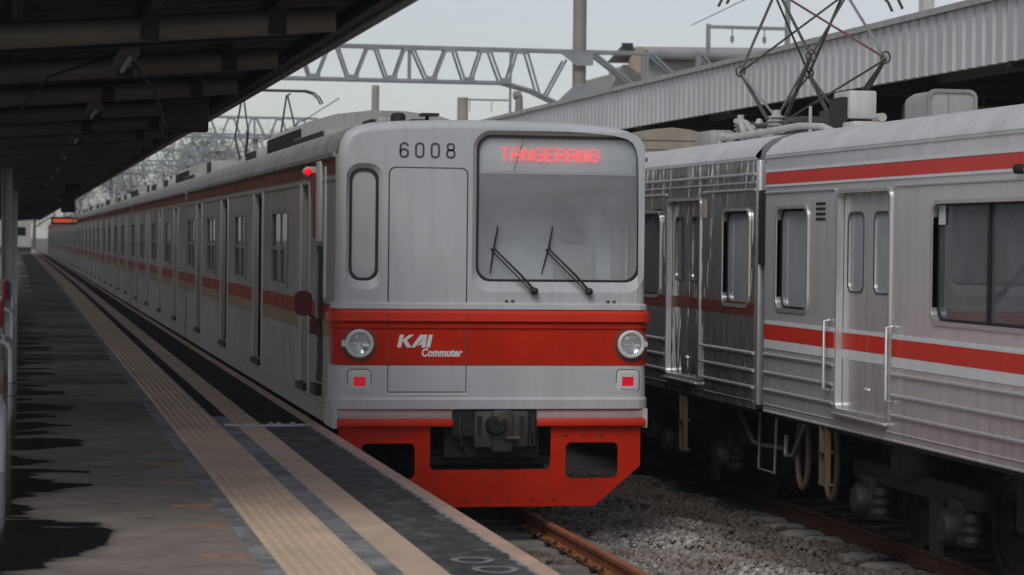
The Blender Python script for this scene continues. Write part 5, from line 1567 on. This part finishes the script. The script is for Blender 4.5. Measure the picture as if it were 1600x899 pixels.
# feeder wires
for (pts, lab) in (([(18.0, 66.2, 8.45), (15.6, 40.0, 8.45)], 'thin feeder wire slanting across the sky above the truss'), ([(9.0, 66, 7.0), (20.8, 66.2, 7.5)], None)):
    if lab:
        mb = MB(); mb.tube(pts, 0.012, 5); tag(mb.build('wire', 'under'), lab, 'wire')

# ================================================================== HOUSE BEHIND
hs_ = thing('house', 'house with a pale pitched roof, dark eaves and tan gable behind the truss', 'house', (0, 92, 0))
mb = MB(); mb.box(23.25, 29.0, 0.3, 6.0, -0.6, 9.42, 0); mb.box(22.1, 23.25, 0.6, 5.5, -0.6, 8.9, 0); mb.build('wall', 'house_wall', hs_)
G = [(22.62, 8.6), (22.66, 9.35), (22.80, 9.70), (23.02, 9.90), (23.24, 9.86), (23.25, 8.6)]
mb = MB(); mb.plate(G, [], XZ(0.0), 0, 0.28, 0); mb.build('gable', 'house_tan', hs_)
mb = MB(); mb.add([(21.5, -0.6, 7.75), (22.75, -0.6, 7.75), (23.2, -0.02, 8.75), (22.5, -0.02, 9.2), (22.35, -0.02, 9.2), (21.5, -0.5, 7.65), (22.75, -0.5, 7.65)], [(0, 1, 2, 3, 4), (0, 1, 6, 5)]); mb.build('porch_roof', 'house_roof', hs_)
mb = MB(); mb.add([(23.25, -0.4, 9.72), (29.3, -0.4, 9.72), (29.3, 3.0, 10.22), (23.0, 3.0, 10.12), (23.25, 6.4, 9.72), (29.3, 6.4, 9.72), (23.25, -0.4, 9.62), (29.3, -0.4, 9.62)], [(0, 1, 2, 3), (3, 2, 5, 4), (0, 1, 7, 6)]); mb.build('roof', 'house_roof_pale', hs_)
mb = MB(); mb.box(23.27, 29.2, -0.36, 0.29, 9.43, 9.61); mb.build('eaves', 'house_roof', hs_)
for x in (24.2, 26.4):
    mb = MB(); mb.box(x, x+1.2, 0.27, 0.30, 7.2, 8.6); mb.build('window', 'window_dark', hs_)
# tall pale shed edge over the far canopy at the right
mb = MB(); mb.box(19.35, 19.6, 52, 52.3, -0.6, 9.4); tag(mb.build('post', 'column'), 'pale square post rising behind the pale canopy', 'post')

# ================================================================== TREES
def tree(x, y, h, wd, label, mat, name='tree', n=7000):
    o = thing(name, label, 'tree', (x, y, -0.6), 'hazy trees beyond the trains')
    mb = MB()
    mb.tube([(0, 0, 0), (0.1, 0, h*0.3), (0.0, 0.1, h*0.65)], [h*0.03, h*0.022, h*0.01], 8)
    for k in range(6):
        t = k*1.1; zz = h*(0.3+0.06*k)
        mb.tube([(0.05, 0, zz), (math.cos(t)*wd*0.3, math.sin(t)*wd*0.3, zz+h*0.22)], [h*0.012, h*0.004], 6)
    mb.build('trunk', 'bark', o)
    mb = MB(); cl = []
    for k in range(16):
        a = random.uniform(0, 2*PI); q = random.uniform(0.1, 0.9)
        cl.append((math.cos(a)*wd*0.36*q, math.sin(a)*wd*0.36*q, h*random.uniform(0.42, 0.9)*(1-0.12*q), wd*random.uniform(0.12, 0.22)))
    vs = []; fs = []
    for k in range(n):
        c = random.choice(cl)
        d = Vector((random.gauss(0, 1), random.gauss(0, 1), random.gauss(0, 0.8))).normalized()*c[3]*random.uniform(0.5, 1.05)
        p = Vector(c[:3])+d
        s_ = random.uniform(0.05, 0.11)*h/9
        a = Vector((random.gauss(0, 1), random.gauss(0, 1), random.gauss(0, 1))).normalized(); b = a.orthogonal().normalized()
        i0 = len(vs); vs += [p-a*s_, p+b*s_*0.6, p+a*s_, p-b*s_*0.6]; fs.append((i0, i0+1, i0+2, i0+3))
    mb.add(vs, fs); mb.build('crown', mat, o)
tree(30.0, 420, 22, 20, 'hazy rounded tree above the distant carriages', 'leaf_hazed')
tree(44.0, 470, 24, 22, 'wide hazy tree behind the third gantry', 'leaf_hazed')
tree(21.0, 480, 19, 18, 'pale tree beyond the end of the train roof', 'leaf_hazed')
tree(13.0, 520, 17, 17, 'faint tree on the skyline past the farthest gantry', 'leaf_hazed')
tree(4.0, 560, 16, 18, 'small grey-green tree at the vanishing point of the tracks', 'leaf_hazed')
tree(58.0, 440, 22, 20, 'hazy tree hidden mostly behind the red train roof', 'leaf_hazed')

# ================================================================== HAZE
hz = MB(); hz.box(-400, 400, -60, 900, -1.7, 26)
hm = bpy.data.materials.new('haze'); hm.use_nodes = True
ht = hm.node_tree; ht.nodes.clear()
hv = ht.nodes.new('ShaderNodeVolumePrincipled'); hv.inputs['Color'].default_value = (0.86, 0.89, 0.93, 1); hv.inputs['Density'].default_value = 0.0007; hv.inputs['Anisotropy'].default_value = 0.2
ho = ht.nodes.new('ShaderNodeOutputMaterial'); ht.links.new(hv.outputs[0], ho.inputs['Volume'])
MT['haze'] = hm
o = hz.build('haze', 'haze'); o['kind'] = 'stuff'
